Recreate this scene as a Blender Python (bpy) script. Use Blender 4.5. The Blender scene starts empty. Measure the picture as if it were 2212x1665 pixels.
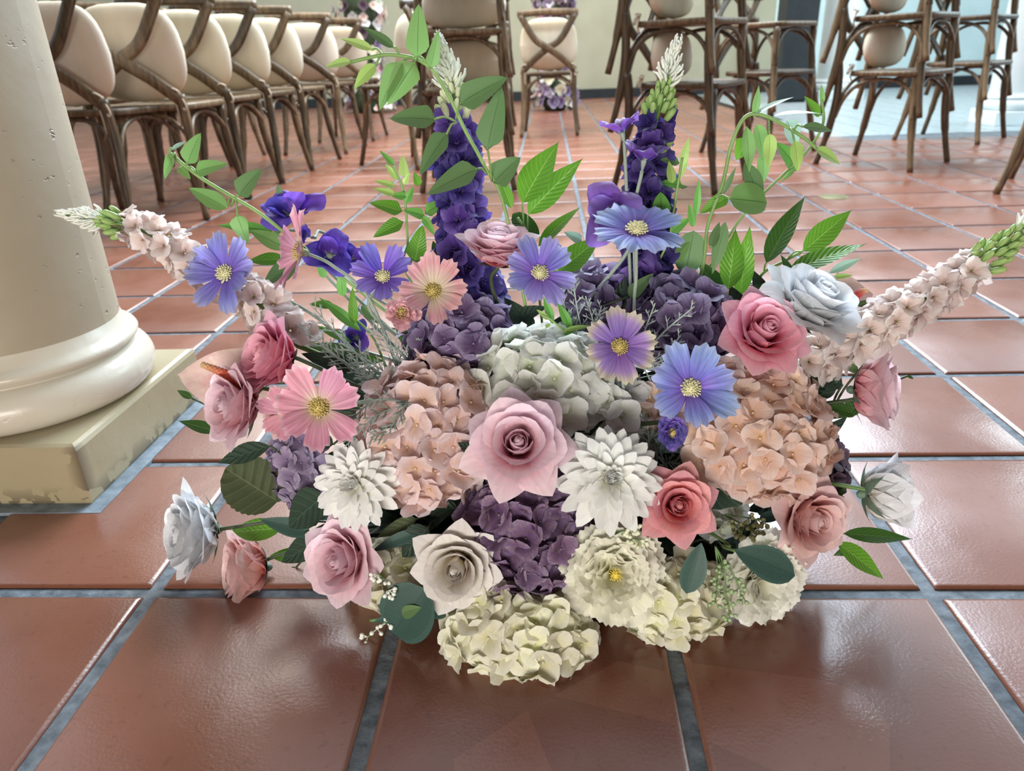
import bpy, math, random
import numpy as np
from mathutils import Matrix, Vector, Quaternion
random.seed(7); RN = np.random.RandomState(11)
SC = bpy.context.scene; COL = SC.collection
PI = math.pi
def lin(h):
    h = h.lstrip('#'); v = [int(h[i:i+2], 16)/255 for i in (0, 2, 4)]
    return tuple((x/12.92 if x <= .04045 else ((x+.055)/1.055)**2.4) for x in v) + (1,)
# ---------------------------------------------------------------- camera
FPX, CH, YAW, PITCH, ROLL = 1577.46, .6044, -.05985, .42594, -.03853
cy, sy, cp, sp = math.cos(YAW), math.sin(YAW), math.cos(PITCH), math.sin(PITCH)
_f = Vector((sy*cp, cy*cp, -sp)); _r = Vector((cy, -sy, 0)); _u = _r.cross(_f)
_c, _s = math.cos(ROLL), math.sin(ROLL)
RT = _c*_r + _s*_u; UP = -_s*_r + _c*_u; FW = _f
CAM = Vector((0, 0, CH))
cd = bpy.data.cameras.new('camera'); cam = bpy.data.objects.new('camera', cd); COL.objects.link(cam)
cd.sensor_width = 36; cd.sensor_fit = 'HORIZONTAL'; cd.lens = FPX/2212*36; cd.clip_start = .02; cd.clip_end = 80
m = Matrix.Identity(4)
for i in range(3):
    m[i][0] = RT[i]; m[i][1] = UP[i]; m[i][2] = -FW[i]; m[i][3] = CAM[i]
cam.matrix_world = m; SC.camera = cam
cd.dof.use_dof = True; cd.dof.focus_distance = .88; cd.dof.aperture_fstop = 7.0
# ---------------------------------------------------------------- world, light, exposure
W = bpy.data.worlds.new('daylight'); SC.world = W; W.use_nodes = True
bg = W.node_tree.nodes['Background']; bg.inputs[0].default_value = (.80, .90, 1.0, 1); bg.inputs[1].default_value = 1.0
def area(name, loc, tgt, sx, sy_, power, col):
    l = bpy.data.lights.new(name, 'AREA'); l.shape = 'RECTANGLE'; l.size = sx; l.size_y = sy_; l.energy = power; l.color = col
    o = bpy.data.objects.new(name, l); COL.objects.link(o); o.location = loc
    o.rotation_euler = (Vector(tgt)-Vector(loc)).to_track_quat('-Z', 'Y').to_euler(); return o
area('skylight_lamp', (.5, 4.6, 3.0), (.2, 1.4, .1), 3.2, 1.6, 300, (.72, .86, 1))
area('front_fill_light', (-.4, -1.5, .42), (0, .9, .34), 1.8, .55, 38, (1, .95, .88))  # added low fill behind the camera, brightens the flower fronts
area('back_wall_fill_light', (.5, 8.2, 3.6), (.5, 9.2, 0), 7, 2.0, 165, (1, .95, .86))  # unseen fill added to lift the back wall
area('warm_ceiling_lamp', (-1.2, 5.2, 3.4), (-1.0, 4.6, 0), 2.5, 2.5, 120, (1, .9, .76))
area('window_light', (5.6, 5.5, 2.2), (1, 5.0, .2), 3.0, 2.4, 100, (.72, .92, 1))
SC.view_settings.view_transform = 'Standard'; SC.view_settings.look = 'None'
SC.view_settings.gamma = 1; SC.view_settings.use_curve_mapping = False; SC.view_settings.exposure = 0.55
try:
    SC.cycles.max_bounces = 6; SC.cycles.diffuse_bounces = 3; SC.cycles.transmission_bounces = 4; SC.cycles.caustics_reflective = False
    SC.cycles.use_denoising = True
except Exception: pass
# ---------------------------------------------------------------- helpers
def ray(px, py): return RT*((px-1106)/FPX) + UP*((832.5-py)/FPX) + FW
def P(px, py, Y):
    d = ray(px, py); return CAM + d*(Y/d.y)
def PZ(px, py, z):
    d = ray(px, py); return CAM + d*((z-CH)/d.z)
def depth(p): return (Vector(p)-CAM).dot(FW)
def m_of(px, p): return px*depth(p)/FPX
def SD(a, b, c): return (RT*a + UP*b - FW*c).normalized()          # screen direction: right, up, towards the lens
def frame(loc, axis, roll=0, scale=1.0, xs=1, ys=1, zs=1):
    z = Vector(axis).normalized(); h = UP if abs(z.dot(UP)) < .93 else RT
    x = h.cross(z).normalized(); y = z.cross(x)
    q = Matrix((x, y, z)).transposed().to_4x4()
    return Matrix.Translation(loc) @ q @ Matrix.Rotation(roll, 4, 'Z') @ Matrix.Diagonal((scale*xs, scale*ys, scale*zs, 1))
def thing(name, label, cat, mat=None, group=None):
    o = bpy.data.objects.new(name, None); COL.objects.link(o); o.empty_display_size = .02
    o.matrix_world = mat if mat is not None else Matrix.Identity(4); o['_m'] = 0; del o['_m']
    MW[o.name] = mat.copy() if mat is not None else Matrix.Identity(4)
    o['label'] = label; o['category'] = cat
    if group: o['group'] = group
    return o
MW = {}
def mesh(name, V, F, mat, uv=None, smooth=True):
    me = bpy.data.meshes.new(name); me.from_pydata([tuple(v) for v in V], [], [tuple(f) for f in F])
    if uv is not None:
        l = me.uv_layers.new(name='UVMap'); uv = np.asarray(uv, dtype=np.float32)
        idx = np.empty(len(me.loops), dtype=np.int32); me.loops.foreach_get('vertex_index', idx)
        l.data.foreach_set('uv', uv[idx].ravel())
    if smooth: me.polygons.foreach_set('use_smooth', [True]*len(me.polygons))
    if mat: me.materials.append(mat)
    me.update(); return me
def part(name, me, parent=None, loc=None):
    o = bpy.data.objects.new(name, me); COL.objects.link(o)
    if parent: o.parent = parent
    if loc is not None: o.matrix_basis = loc
    return o
def wpart(name, V, F, mat, parent, uv=None, smooth=True):          # vertices given in world space
    inv = MW[parent.name].inverted() if parent else Matrix.Identity(4)
    return part(name, mesh(name, [inv @ Vector(v) for v in V], F, mat, uv, smooth), parent)
def tag(o, label=None, cat=None, group=None, kind=None):
    for k, v in (('label', label), ('category', cat), ('group', group), ('kind', kind)):
        if v: o[k] = v
    return o
class MB:
    def __init__(s): s.V = []; s.F = []; s.U = []
    def add(s, V, F, uv=None):
        n = len(s.V); s.V += [tuple(v) for v in V]; s.F += [tuple(i+n for i in f) for f in F]
        s.U += [tuple(u) for u in uv] if uv is not None else [(.5, .5)]*len(V)
    def grid(s, X, UV=None):                                       # X: (nu,nv,3)
        nu, nv = X.shape[:2]; n = len(s.V); s.V += [tuple(p) for p in X.reshape(-1, 3)]
        if UV is None:
            a, b = np.meshgrid(np.linspace(0, 1, nu), np.linspace(0, 1, nv), indexing='ij'); UV = np.stack([a, b], -1)
        s.U += [tuple(p) for p in UV.reshape(-1, 2)]
        for i in range(nu-1):
            for j in range(nv-1):
                s.F.append((n+i*nv+j, n+(i+1)*nv+j, n+(i+1)*nv+j+1, n+i*nv+j+1))
    def tube(s, pts, rad, k=6, flat=1.0, updir=None, cap=True):
        pts = [Vector(p) for p in pts]; N = len(pts); n0 = len(s.V)
        if not hasattr(rad, '__len__'): rad = [rad]*N
        T = [(pts[min(i+1, N-1)]-pts[max(i-1, 0)]).normalized() for i in range(N)]
        ref = Vector(updir) if updir is not None else (Vector((0, 0, 1)) if abs(T[0].z) < .9 else Vector((1, 0, 0)))
        nrm = (ref - T[0]*ref.dot(T[0])).normalized()
        for i in range(N):
            if updir is not None: nrm = Vector(updir)
            nrm = (nrm - T[i]*nrm.dot(T[i])).normalized(); b = T[i].cross(nrm)
            for j in range(k):
                a = 2*PI*(j+.5)/k; q = pts[i] + nrm*(math.cos(a)*rad[i]) + b*(math.sin(a)*rad[i]*flat)
                s.V.append(tuple(q)); s.U.append((j/k, i/max(1, N-1)))
        for i in range(N-1):
            for j in range(k):
                s.F.append((n0+i*k+j, n0+i*k+(j+1) % k, n0+(i+1)*k+(j+1) % k, n0+(i+1)*k+j))
        if cap:
            s.F.append(tuple(n0+j for j in range(k))[::-1]); s.F.append(tuple(n0+(N-1)*k+j for j in range(k)))
    def ball(s, c, r, ax=(0, 0, 1), k=6, n=4, el=1.0):
        z = Vector(ax).normalized(); q = z.to_track_quat('Z', 'X'); n0 = len(s.V); c = Vector(c)
        for i in range(n+1):
            t = PI*i/n
            for j in range(k):
                a = 2*PI*j/k; v = Vector((math.sin(t)*math.cos(a)*r, math.sin(t)*math.sin(a)*r, -math.cos(t)*r*el))
                s.V.append(tuple(c + q @ v)); s.U.append((j/k, i/n))
        for i in range(n):
            for j in range(k):
                s.F.append((n0+i*k+j, n0+i*k+(j+1) % k, n0+(i+1)*k+(j+1) % k, n0+(i+1)*k+j))
    def box(s, a, b, bev=0.0):
        x0, y0, z0 = a; x1, y1, z1 = b
        V = [(x0+bev, y0+bev, z1), (x1-bev, y0+bev, z1), (x1-bev, y1-bev, z1), (x0+bev, y1-bev, z1)]
        V += [(x0, y0, z1-bev), (x1, y0, z1-bev), (x1, y1, z1-bev), (x0, y1, z1-bev)] + [(x0, y0, z0), (x1, y0, z0), (x1, y1, z0), (x0, y1, z0)]
        F = [(0, 1, 2, 3), (11, 10, 9, 8)]
        for k in (0, 4):
            for i in range(4): F.append((k+4+i, k+4+(i+1) % 4, k+(i+1) % 4, k+i))
        s.add(V, F)
    def me(s, name, mat, smooth=True): return mesh(name, s.V, s.F, mat, s.U, smooth)
    def obj(s, name, mat, parent=None, smooth=True): return part(name, s.me(name, mat, smooth), parent)
    def wobj(s, name, mat, parent, smooth=True): return wpart(name, s.V, s.F, mat, parent, s.U, smooth)
def spline(pts, n=8):
    p = [Vector(q) for q in pts]; p = [p[0]*2-p[1]] + p + [p[-1]*2-p[-2]]; out = []
    for i in range(1, len(p)-2):
        for k in range(n):
            t = k/n; a, b, c, d = p[i-1], p[i], p[i+1], p[i+2]
            out.append(.5*((2*b)+(c-a)*t+(2*a-5*b+4*c-d)*t*t+(3*b-3*c+d-a)*t**3))
    out.append(p[-2]); return out
# ---------------------------------------------------------------- materials
def nodes(name):
    m = bpy.data.materials.new(name); m.use_nodes = True; nt = m.node_tree; nt.nodes.clear()
    out = nt.nodes.new('ShaderNodeOutputMaterial'); return m, nt, out
def N(nt, t, **kw):
    n = nt.nodes.new('ShaderNode'+t)
    for k, v in kw.items():
        if k.startswith('i_'):
            key = k[2:]; key = int(key) if key.isdigit() else key.replace('_', ' ')
            n.inputs[key].default_value = v
        else: setattr(n, k, v)
    return n
def ramp(nt, stops):
    r = N(nt, 'ValToRGB'); el = r.color_ramp.elements
    while len(el) < len(stops): el.new(.5)
    for e, (p, c) in zip(el, stops): e.position = p; e.color = c
    return r
def mixc(nt, a, b, fac, bt='MIX'):
    n = N(nt, 'Mix', data_type='RGBA', blend_type=bt); L = nt.links.new
    for sock, v in ((n.inputs[6], a), (n.inputs[7], b)):
        if isinstance(v, tuple): sock.default_value = v
        else: L(v, sock)
    if isinstance(fac, (int, float)): n.inputs[0].default_value = fac
    else: L(fac, n.inputs[0])
    return n.outputs[2]
def math_(nt, op, a, b=None, c=None):
    n = N(nt, 'Math', operation=op)
    for i, v in enumerate((a, b, c)):
        if v is None: continue
        if isinstance(v, (int, float)): n.inputs[i].default_value = v
        else: nt.links.new(v, n.inputs[i])
    return n.outputs[0]
def petal_mat(name, stops, trans=.28, vein=.25, freq=26, rough=.55, var=.10, blotch=None):
    """stops: list of (v, hex) from petal base to tip"""
    m, nt, out = nodes(name); L = nt.links.new
    tc = N(nt, 'TexCoord'); sep = N(nt, 'SeparateXYZ'); L(tc.outputs['UV'], sep.inputs[0])
    r = ramp(nt, [(p, lin(h)) for p, h in stops]); L(sep.outputs[1], r.inputs[0])
    cmb = N(nt, 'CombineXYZ'); L(math_(nt, 'MULTIPLY', sep.outputs[0], freq), cmb.inputs[0]); L(math_(nt, 'MULTIPLY', sep.outputs[1], 1.6), cmb.inputs[1])
    oi = N(nt, 'ObjectInfo'); L(math_(nt, 'MULTIPLY', oi.outputs['Random'], 40), cmb.inputs[2])
    nz = N(nt, 'TexNoise', i_Scale=1.0, i_Detail=2.0); L(cmb.outputs[0], nz.inputs['Vector'])
    v = ramp(nt, [(.3, (1-vein,)*3+(1,)), (.65, (1, 1, 1, 1))]); L(nz.outputs[0], v.inputs[0])
    col = mixc(nt, r.outputs[0], v.outputs[0], 1.0, 'MULTIPLY')
    if blotch:
        n2 = N(nt, 'TexNoise', i_Scale=9.0); L(tc.outputs['Object'], n2.inputs['Vector'])
        br = ramp(nt, [(.45, (0, 0, 0, 1)), (.62, (1, 1, 1, 1))]); L(n2.outputs[0], br.inputs[0]); col = mixc(nt, col, lin(blotch), math_(nt, 'MULTIPLY', br.outputs[0], .6))
    hs = N(nt, 'HueSaturation'); L(col, hs.inputs['Color'])
    L(math_(nt, 'MULTIPLY_ADD', oi.outputs['Random'], 2*var, 1-var), hs.inputs['Value']); L(math_(nt, 'MULTIPLY_ADD', oi.outputs['Random'], .03, .485), hs.inputs['Hue'])
    b = N(nt, 'BsdfPrincipled', i_Roughness=rough); b.inputs['Specular IOR Level'].default_value = .3; L(hs.outputs[0], b.inputs['Base Color'])
    bp = N(nt, 'Bump', i_Strength=.25, i_Distance=.002); L(nz.outputs[0], bp.inputs['Height']); L(bp.outputs[0], b.inputs['Normal'])
    t = N(nt, 'BsdfTranslucent'); L(hs.outputs[0], t.inputs[0]); mx = N(nt, 'MixShader', i_0=trans)
    L(b.outputs[0], mx.inputs[1]); L(t.outputs[0], mx.inputs[2]); L(mx.outputs[0], out.inputs[0]); return m
def leaf_mat(name, c1, c2, rib, ribw=.05, veins=7, rough=.42, trans=.22, dark_net=None):
    m, nt, out = nodes(name); L = nt.links.new
    tc = N(nt, 'TexCoord'); sep = N(nt, 'SeparateXYZ'); L(tc.outputs['UV'], sep.inputs[0])
    au = math_(nt, 'ABSOLUTE', math_(nt, 'MULTIPLY_ADD', sep.outputs[0], 2, -1))
    w = math_(nt, 'SINE', math_(nt, 'MULTIPLY', math_(nt, 'SUBTRACT', sep.outputs[1], math_(nt, 'MULTIPLY', au, .22)), veins*2*PI))
    side = math_(nt, 'MULTIPLY', math_(nt, 'GREATER_THAN', w, .93), .35)
    mid = math_(nt, 'LESS_THAN', au, ribw)
    oi = N(nt, 'ObjectInfo'); nz = N(nt, 'TexNoise', i_Scale=30.0); L(tc.outputs['Object'], nz.inputs['Vector'])
    f = math_(nt, 'ADD', math_(nt, 'MULTIPLY', nz.outputs[0], .5), math_(nt, 'MULTIPLY', oi.outputs['Random'], .55))
    col = mixc(nt, lin(c1), lin(c2), f)
    if dark_net:
        vo = N(nt, 'TexVoronoi', feature='DISTANCE_TO_EDGE', i_Scale=160.0); L(tc.outputs['Object'], vo.inputs['Vector'])
        e = math_(nt, 'MULTIPLY', math_(nt, 'LESS_THAN', vo.outputs[0], .07), math_(nt, 'LESS_THAN', au, .8)); col = mixc(nt, col, lin(dark_net), math_(nt, 'MULTIPLY', e, .8))
    col = mixc(nt, col, lin(rib), math_(nt, 'MAXIMUM', math_(nt, 'MULTIPLY', mid, .8), side))
    b = N(nt, 'BsdfPrincipled', i_Roughness=rough); b.inputs['Specular IOR Level'].default_value = .4; L(col, b.inputs['Base Color'])
    bp = N(nt, 'Bump', i_Strength=.3, i_Distance=.002); L(w, bp.inputs['Height']); L(bp.outputs[0], b.inputs['Normal'])
    t = N(nt, 'BsdfTranslucent'); L(col, t.inputs[0]); mx = N(nt, 'MixShader', i_0=trans)
    L(b.outputs[0], mx.inputs[1]); L(t.outputs[0], mx.inputs[2]); L(mx.outputs[0], out.inputs[0]); return m
def plain(name, c, rough=.6, c2=None, scale=20, bump=0.0, spec=.4, stretch=None, coord='Object', metal=0.0):
    m, nt, out = nodes(name); L = nt.links.new; b = N(nt, 'BsdfPrincipled', i_Roughness=rough); b.inputs['Specular IOR Level'].default_value = spec
    b.inputs['Metallic'].default_value = metal; L(b.outputs[0], out.inputs[0])
    tc = N(nt, 'TexCoord'); mp = N(nt, 'Mapping'); L(tc.outputs[coord], mp.inputs[0])
    if stretch: mp.inputs['Scale'].default_value = stretch
    nz = N(nt, 'TexNoise', i_Scale=scale, i_Detail=5.0); L(mp.outputs[0], nz.inputs['Vector'])
    r = ramp(nt, [(.3, lin(c)), (.7, lin(c2 or c))]); L(nz.outputs[0], r.inputs[0]); L(r.outputs[0], b.inputs['Base Color'])
    if bump:
        bp = N(nt, 'Bump', i_Strength=bump, i_Distance=.003); L(nz.outputs[0], bp.inputs['Height']); L(bp.outputs[0], b.inputs['Normal'])
    return m
# ---------------------------------------------------------------- floor
PITCHT = .32; X0 = .13103; Y0 = .71467; GAP = .0175
def tile_material():
    m, nt, out = nodes('terracotta'); L = nt.links.new
    g = N(nt, 'NewGeometry'); sub = N(nt, 'VectorMath', operation='SUBTRACT'); sub.inputs[1].default_value = (X0, Y0, 0); L(g.outputs['Position'], sub.inputs[0])
    dv = N(nt, 'VectorMath', operation='SCALE'); dv.inputs['Scale'].default_value = 1/PITCHT; L(sub.outputs[0], dv.inputs[0])
    fl = N(nt, 'VectorMath', operation='FLOOR'); L(dv.outputs[0], fl.inputs[0])
    mul = N(nt, 'VectorMath', operation='MULTIPLY'); mul.inputs[1].default_value = (1, 1, 0); L(fl.outputs[0], mul.inputs[0])
    wn = N(nt, 'TexWhiteNoise', noise_dimensions='3D'); L(mul.outputs[0], wn.inputs['Vector'])
    n1 = N(nt, 'TexNoise', i_Scale=5.0, i_Detail=5.0, i_Roughness=.6); L(g.outputs['Position'], n1.inputs['Vector'])
    f = math_(nt, 'ADD', math_(nt, 'MULTIPLY', wn.outputs[0], .45), math_(nt, 'MULTIPLY', n1.outputs[0], .65))
    r = ramp(nt, [(.15, lin('#6c4133')), (.5, lin('#7a4c3b')), (.85, lin('#895a49'))]); L(f, r.inputs[0])
    n2 = N(nt, 'TexNoise', i_Scale=90.0, i_Detail=4.0); L(g.outputs['Position'], n2.inputs['Vector'])
    sp_ = ramp(nt, [(.30, (.55, .5, .48, 1)), (.40, (1, 1, 1, 1))]); L(n2.outputs[0], sp_.inputs[0])
    col = mixc(nt, r.outputs[0], sp_.outputs[0], .35, 'MULTIPLY')
    b = N(nt, 'BsdfPrincipled'); L(col, b.inputs['Base Color']); b.inputs['Specular IOR Level'].default_value = .7
    n3 = N(nt, 'TexNoise', i_Scale=3.2, i_Detail=3.0); L(g.outputs['Position'], n3.inputs['Vector'])
    rr = N(nt, 'MapRange'); rr.inputs['From Min'].default_value = .35; rr.inputs['From Max'].default_value = .65; rr.inputs['To Min'].default_value = .20; rr.inputs['To Max'].default_value = .38
    L(n3.outputs[0], rr.inputs[0]); L(rr.outputs[0], b.inputs['Roughness'])
    n4 = N(nt, 'TexNoise', i_Scale=260.0, i_Detail=2.0); L(g.outputs['Position'], n4.inputs['Vector'])
    n5 = N(nt, 'TexNoise', i_Scale=9.0, i_Detail=2.0); L(g.outputs['Position'], n5.inputs['Vector'])
    hh = math_(nt, 'ADD', math_(nt, 'MULTIPLY', n4.outputs[0], .11), math_(nt, 'MULTIPLY', n5.outputs[0], .9))
    bp = N(nt, 'Bump', i_Strength=.35, i_Distance=.006); L(hh, bp.inputs['Height']); L(bp.outputs[0], b.inputs['Normal'])
    L(b.outputs[0], out.inputs[0]); return m
MT = tile_material()
GROUT = plain('grout', '#4c535a', .7, '#79828a', 60, .9, .3)
mb = MB(); mb.box((-9, -1.6, -.08), (9, 11.05, -.0045)); fl = mb.obj('floor', GROUT, None, False); tag(fl, kind='structure')
def tile_mesh(k):
    rr_ = np.random.RandomState(k); h = PITCHT/2-GAP/2; n = 5; s = np.linspace(-1, 1, 7); X = np.zeros((7, 7, 3))
    e = 1-.985
    g = np.array([-h, -h+.0022, -h+.0065, 0, h-.0065, h-.0022, h])
    for i in range(7):
        for j in range(7):
            edge = i in (0, 6) or j in (0, 6); near = i in (1, 5) or j in (1, 5)
            X[i, j] = (g[i], g[j], -.0035 if edge else (-.0008 if near else rr_.uniform(-.0003, .0003)))
            if edge: X[i, j, :2] += rr_.uniform(-.0008, .0008, 2)
    m_ = MB(); m_.grid(X); b0 = len(m_.V)
    m_.add([(-h, -h, -.004), (h, -h, -.004), (h, h, -.004), (-h, h, -.004)], [(3, 2, 1, 0)])
    return m_.me('tile', MT)
TM = [tile_mesh(k) for k in range(5)]
cells = []
for j in range(-4, 33):
    for i in range(-34, 36):
        x = X0+(i+.5)*PITCHT; y = Y0+(j+.5)*PITCHT
        if y > 10.95 or y < -1.4 or abs(x) > 8.6: continue
        q = Vector((x, y, 0))-CAM; d = q.dot(FW)
        vis = False
        if d > .15:
            a = 1106+FPX*q.dot(RT)/d; b = 832.5-FPX*q.dot(UP)/d; w_ = 240/d
            vis = -w_ < a < 2212+w_ and -w_ < b < 1665+w_*1.2
        # grey paved strip beyond the hall on the right
        if y > 5.35 and x > 1.9: continue
        if -1.11 < x < -.70 and .9 < y < 1.32 and False: continue
        cells.append((d if vis else 99, x, y))
cells.sort(); rest = MB()
for k, (d, x, y) in enumerate(cells):
    if k < 290 and d < 90:
        o = part('tile', TM[k % 5], fl, Matrix.Translation((x, y, RN.uniform(-.0004, .0004))) @ Matrix.Rotation(PI/2*RN.randint(4), 4, 'Z'))
    else:
        h = PITCHT/2-GAP/2; rest.add([(x-h, y-h, -.003), (x+h, y-h, -.003), (x+h, y+h, -.003), (x-h, y+h, -.003), (x-h+.003, y-h+.003, 0), (x+h-.003, y-h+.003, 0), (x+h-.003, y+h-.003, 0), (x-h+.003, y+h-.003, 0)],
            [(4, 5, 6, 7), (0, 1, 5, 4), (1, 2, 6, 5), (2, 3, 7, 6), (3, 0, 4, 7)])
tag(rest.obj('far_tiles', MT, fl, False), kind='stuff')
GP = plain('grey_paver', '#8f9ba0', .28, '#a9b6ba', 14, .3, .5); pv = MB()
x = 1.9
while x < 8.6:
    y = 5.46
    while y < 10.9:
        pv.box((x+.006, y+.006, -.004), (x+.234, y+.114, 0.0), .002); y += .12
    x += .24
tag(pv.obj('grey_pavers', GP, fl, False), kind='stuff')
# ---------------------------------------------------------------- walls
WALL = plain('wall_paint', '#a3a48f', .75, '#aeaf9b', 3, .05, .2); WALL_LIT = plain('daylit_wall_paint', '#c9e2e4', .7, '#d4ecee', 3, .05, .2)  # second colour is the same wall with window daylight painted in
DARKT = plain('dark_trim', '#23282b', .5, '#2c3236', 8, .05, .3)
def boxo(name, a, b, mat, bev=.0, parent=None, kind='structure'):
    mb = MB(); mb.box(a, b, bev); o = mb.obj(name, mat, parent, False)
    if kind: o['kind'] = kind
    return o
wb = boxo('wall_back', (-9, 11.06, -.1), (3.05, 11.26, 3.9), WALL)
boxo('wall_back_right', (3.05, 11.06, -.1), (9, 11.26, 3.9), WALL_LIT)
boxo('wall_right', (9, -1.8, -.1), (9.2, 11.26, 3.9), WALL_LIT); boxo('wall_left', (-9.2, -1.8, -.1), (-9, 11.26, 3.9), WALL_LIT); boxo('wall_front', (-9, -2.0, -.1), (9, -1.8, 3.9), plain('rear_wall', '#6d5e50', .8)) 
boxo('baseboard_back', (-9, 11.0, -.004), (9, 11.06, .12), DARKT, .004)
boxo('ceiling', (-9, -1.8, 2.6), (9, 1.5, 2.72), plain('ceiling_paint', '#8d8577', .9))
seam = boxo('trim_1', (2.6, 10.99, .12), (2.72, 11.06, 3.9), WALL, .004)
# ---------------------------------------------------------------- columns
def plaster(name, c, c2, pit=.0, rough=.4, dirt=None):
    m, nt, out = nodes(name); L = nt.links.new; g = N(nt, 'TexCoord')
    n1 = N(nt, 'TexNoise', i_Scale=4.0, i_Detail=5.0); L(g.outputs['Object'], n1.inputs['Vector'])
    r = ramp(nt, [(.3, lin(c)), (.7, lin(c2))]); L(n1.outputs[0], r.inputs[0]); col = r.outputs[0]
    b = N(nt, 'BsdfPrincipled', i_Roughness=rough); n2 = N(nt, 'TexNoise', i_Scale=38.0, i_Detail=3.0, i_Roughness=.55)
    mp = N(nt, 'Mapping'); mp.inputs['Scale'].default_value = (1, 1, 1.8); L(g.outputs['Object'], mp.inputs[0]); L(mp.outputs[0], n2.inputs['Vector'])
    pr = ramp(nt, [(.25, (0, 0, 0, 1)), (.335, (1, 1, 1, 1))]); L(n2.outputs[0], pr.inputs[0])
    if pit: col = mixc(nt, col, mixc(nt, lin('#8d7a62'), (1, 1, 1, 1), pr.outputs[0]), pit, 'MULTIPLY')
    if dirt:
        n3 = N(nt, 'TexNoise', i_Scale=22.0, i_Detail=6.0); L(g.outputs['Object'], n3.inputs['Vector'])
        sp_ = N(nt, 'SeparateXYZ'); L(g.outputs['Object'], sp_.inputs[0])
        lo = N(nt, 'MapRange'); lo.inputs['From Min'].default_value = .032; lo.inputs['From Max'].default_value = .0; L(sp_.outputs[2], lo.inputs[0])
        cx = N(nt, 'MapRange'); cx.inputs['From Min'].default_value = .375; cx.inputs['From Max'].default_value = .4; L(math_(nt, 'SUBTRACT', sp_.outputs[0], sp_.outputs[1]), cx.inputs[0])
        fct = math_(nt, 'MULTIPLY', math_(nt, 'MAXIMUM', lo.outputs[0], cx.outputs[0]), math_(nt, 'GREATER_THAN', n3.outputs[0], .45))
        col = mixc(nt, col, lin(dirt), math_(nt, 'MULTIPLY', fct, .75))
    L(col, b.inputs['Base Color']); n4 = N(nt, 'TexNoise', i_Scale=14.0, i_Detail=4.0); L(g.outputs['Object'], n4.inputs['Vector'])
    h = math_(nt, 'ADD', math_(nt, 'MULTIPLY', pr.outputs[0], 1.2 if pit else .2), n4.outputs[0])
    bp = N(nt, 'Bump', i_Strength=.55, i_Distance=.004); L(h, bp.inputs['Height']); L(bp.outputs[0], b.inputs['Normal']); L(b.outputs[0], out.inputs[0]); return m
SH = plaster('column_paint', '#a0957f', '#ada18c', .75, .5); MO = plaster('moulding_paint', '#c8c0ae', '#d6cfc0', 0, .26); PL = plaster('plinth_paint', '#9d9070', '#aca083', 0, .38, '#4a3c2c')
def lathe(prof, k=56):
    mb = MB(); X = np.array([[(r*math.cos(2*PI*i/k), r*math.sin(2*PI*i/k), z) for r, z in prof] for i in range(k+1)]); mb.grid(X); return mb
def column(x, y, s, label, H=3.9, mats=(SH, MO, PL), r=.167, group=None):
    t = thing('column', label, 'column', Matrix.Translation((x, y, 0)), group)
    a = .2*s; mb = MB(); n = 10; g = np.linspace(-1, 1, n)
    # slightly worn plinth with rounded edges
    for (zz, off) in ((0, 0),):
        prof = [(a-.002, 0), (a, .006), (a, .092), (a-.003, .098), (a-.010, .1005)]
        ring = []
        for q, z in prof:
            ring.append([(sx_*q, sy_*q, z) for sx_, sy_ in [(-1, -1), (-.5, -1), (0, -1), (.5, -1), (1, -1), (1, -.5), (1, 0), (1, .5), (1, 1), (.5, 1), (0, 1), (-.5, 1), (-1, 1), (-1, .5), (-1, 0), (-1, -.5), (-1, -1)]])
        mb.grid(np.array(ring).transpose(1, 0, 2)); mb.add([(-a+.01, -a+.01, .1005), (a-.01, -a+.01, .1005), (a-.01, a-.01, .1005), (-a+.01, a-.01, .1005)], [(0, 1, 2, 3)])
    mb.obj('plinth', mats[2], t, False)
    P_ = [(0, .1), (.170, .1)]
    for k in range(13):
        an = -PI/2 + PI*k/12; P_.append((.172+.034*math.cos(an)*1.0, .137+.037*math.sin(an)))
    P_ += [(.181, .176), (.181, .181), (.188, .184), (.190, .189), (.187, .195), (.178, .199), (.172, .206), (r, .222)]
    lathe([(q*(s if i else 1), z) for i, (q, z) in enumerate(P_)]).obj('base_moulding', mats[1], t)
    lathe([(r*s, .2), (r*s*1.003, .5), (r*s, 1), (r*s*.985, 2), (r*s*.95, H)]).obj('shaft', mats[0], t); return t
column(-.903, 1.112, 1.0, 'thick cream painted column with round base moulding, close at the left edge')
mb = MB(); mb.box((-1.128, .888, -.004), (-.678, 1.337, .0012)); tag(mb.obj('trim_2', plain('joint_filler', '#66717a', .7, '#8b98a3', 40, .8), None, False), kind='structure')
WP = plaster('white_column_paint', '#dfeaea', '#e8f2f2', 0, .35)
column(3.32, 9.3, 1.25, 'pale white column far away between the two right chair stacks', 3.9, (WP, WP, WP))
column(3.42, 5.95, .9, 'white column on a square plinth at the right edge behind chair legs', 3.9, (WP, WP, WP))
t = thing('speaker_cabinet', 'tall black cabinet standing beside the far white column', 'cabinet', Matrix.Translation((2.72, 9.0, 0)))
mb = MB(); mb.box((-.17, -.17, .03), (.17, .17, 1.9), .012); mb.obj('body', DARKT, t, False)
mb = MB(); mb.box((-.14, -.14, 0), (.14, .14, .03)); mb.obj('base', DARKT, t, False)
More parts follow.
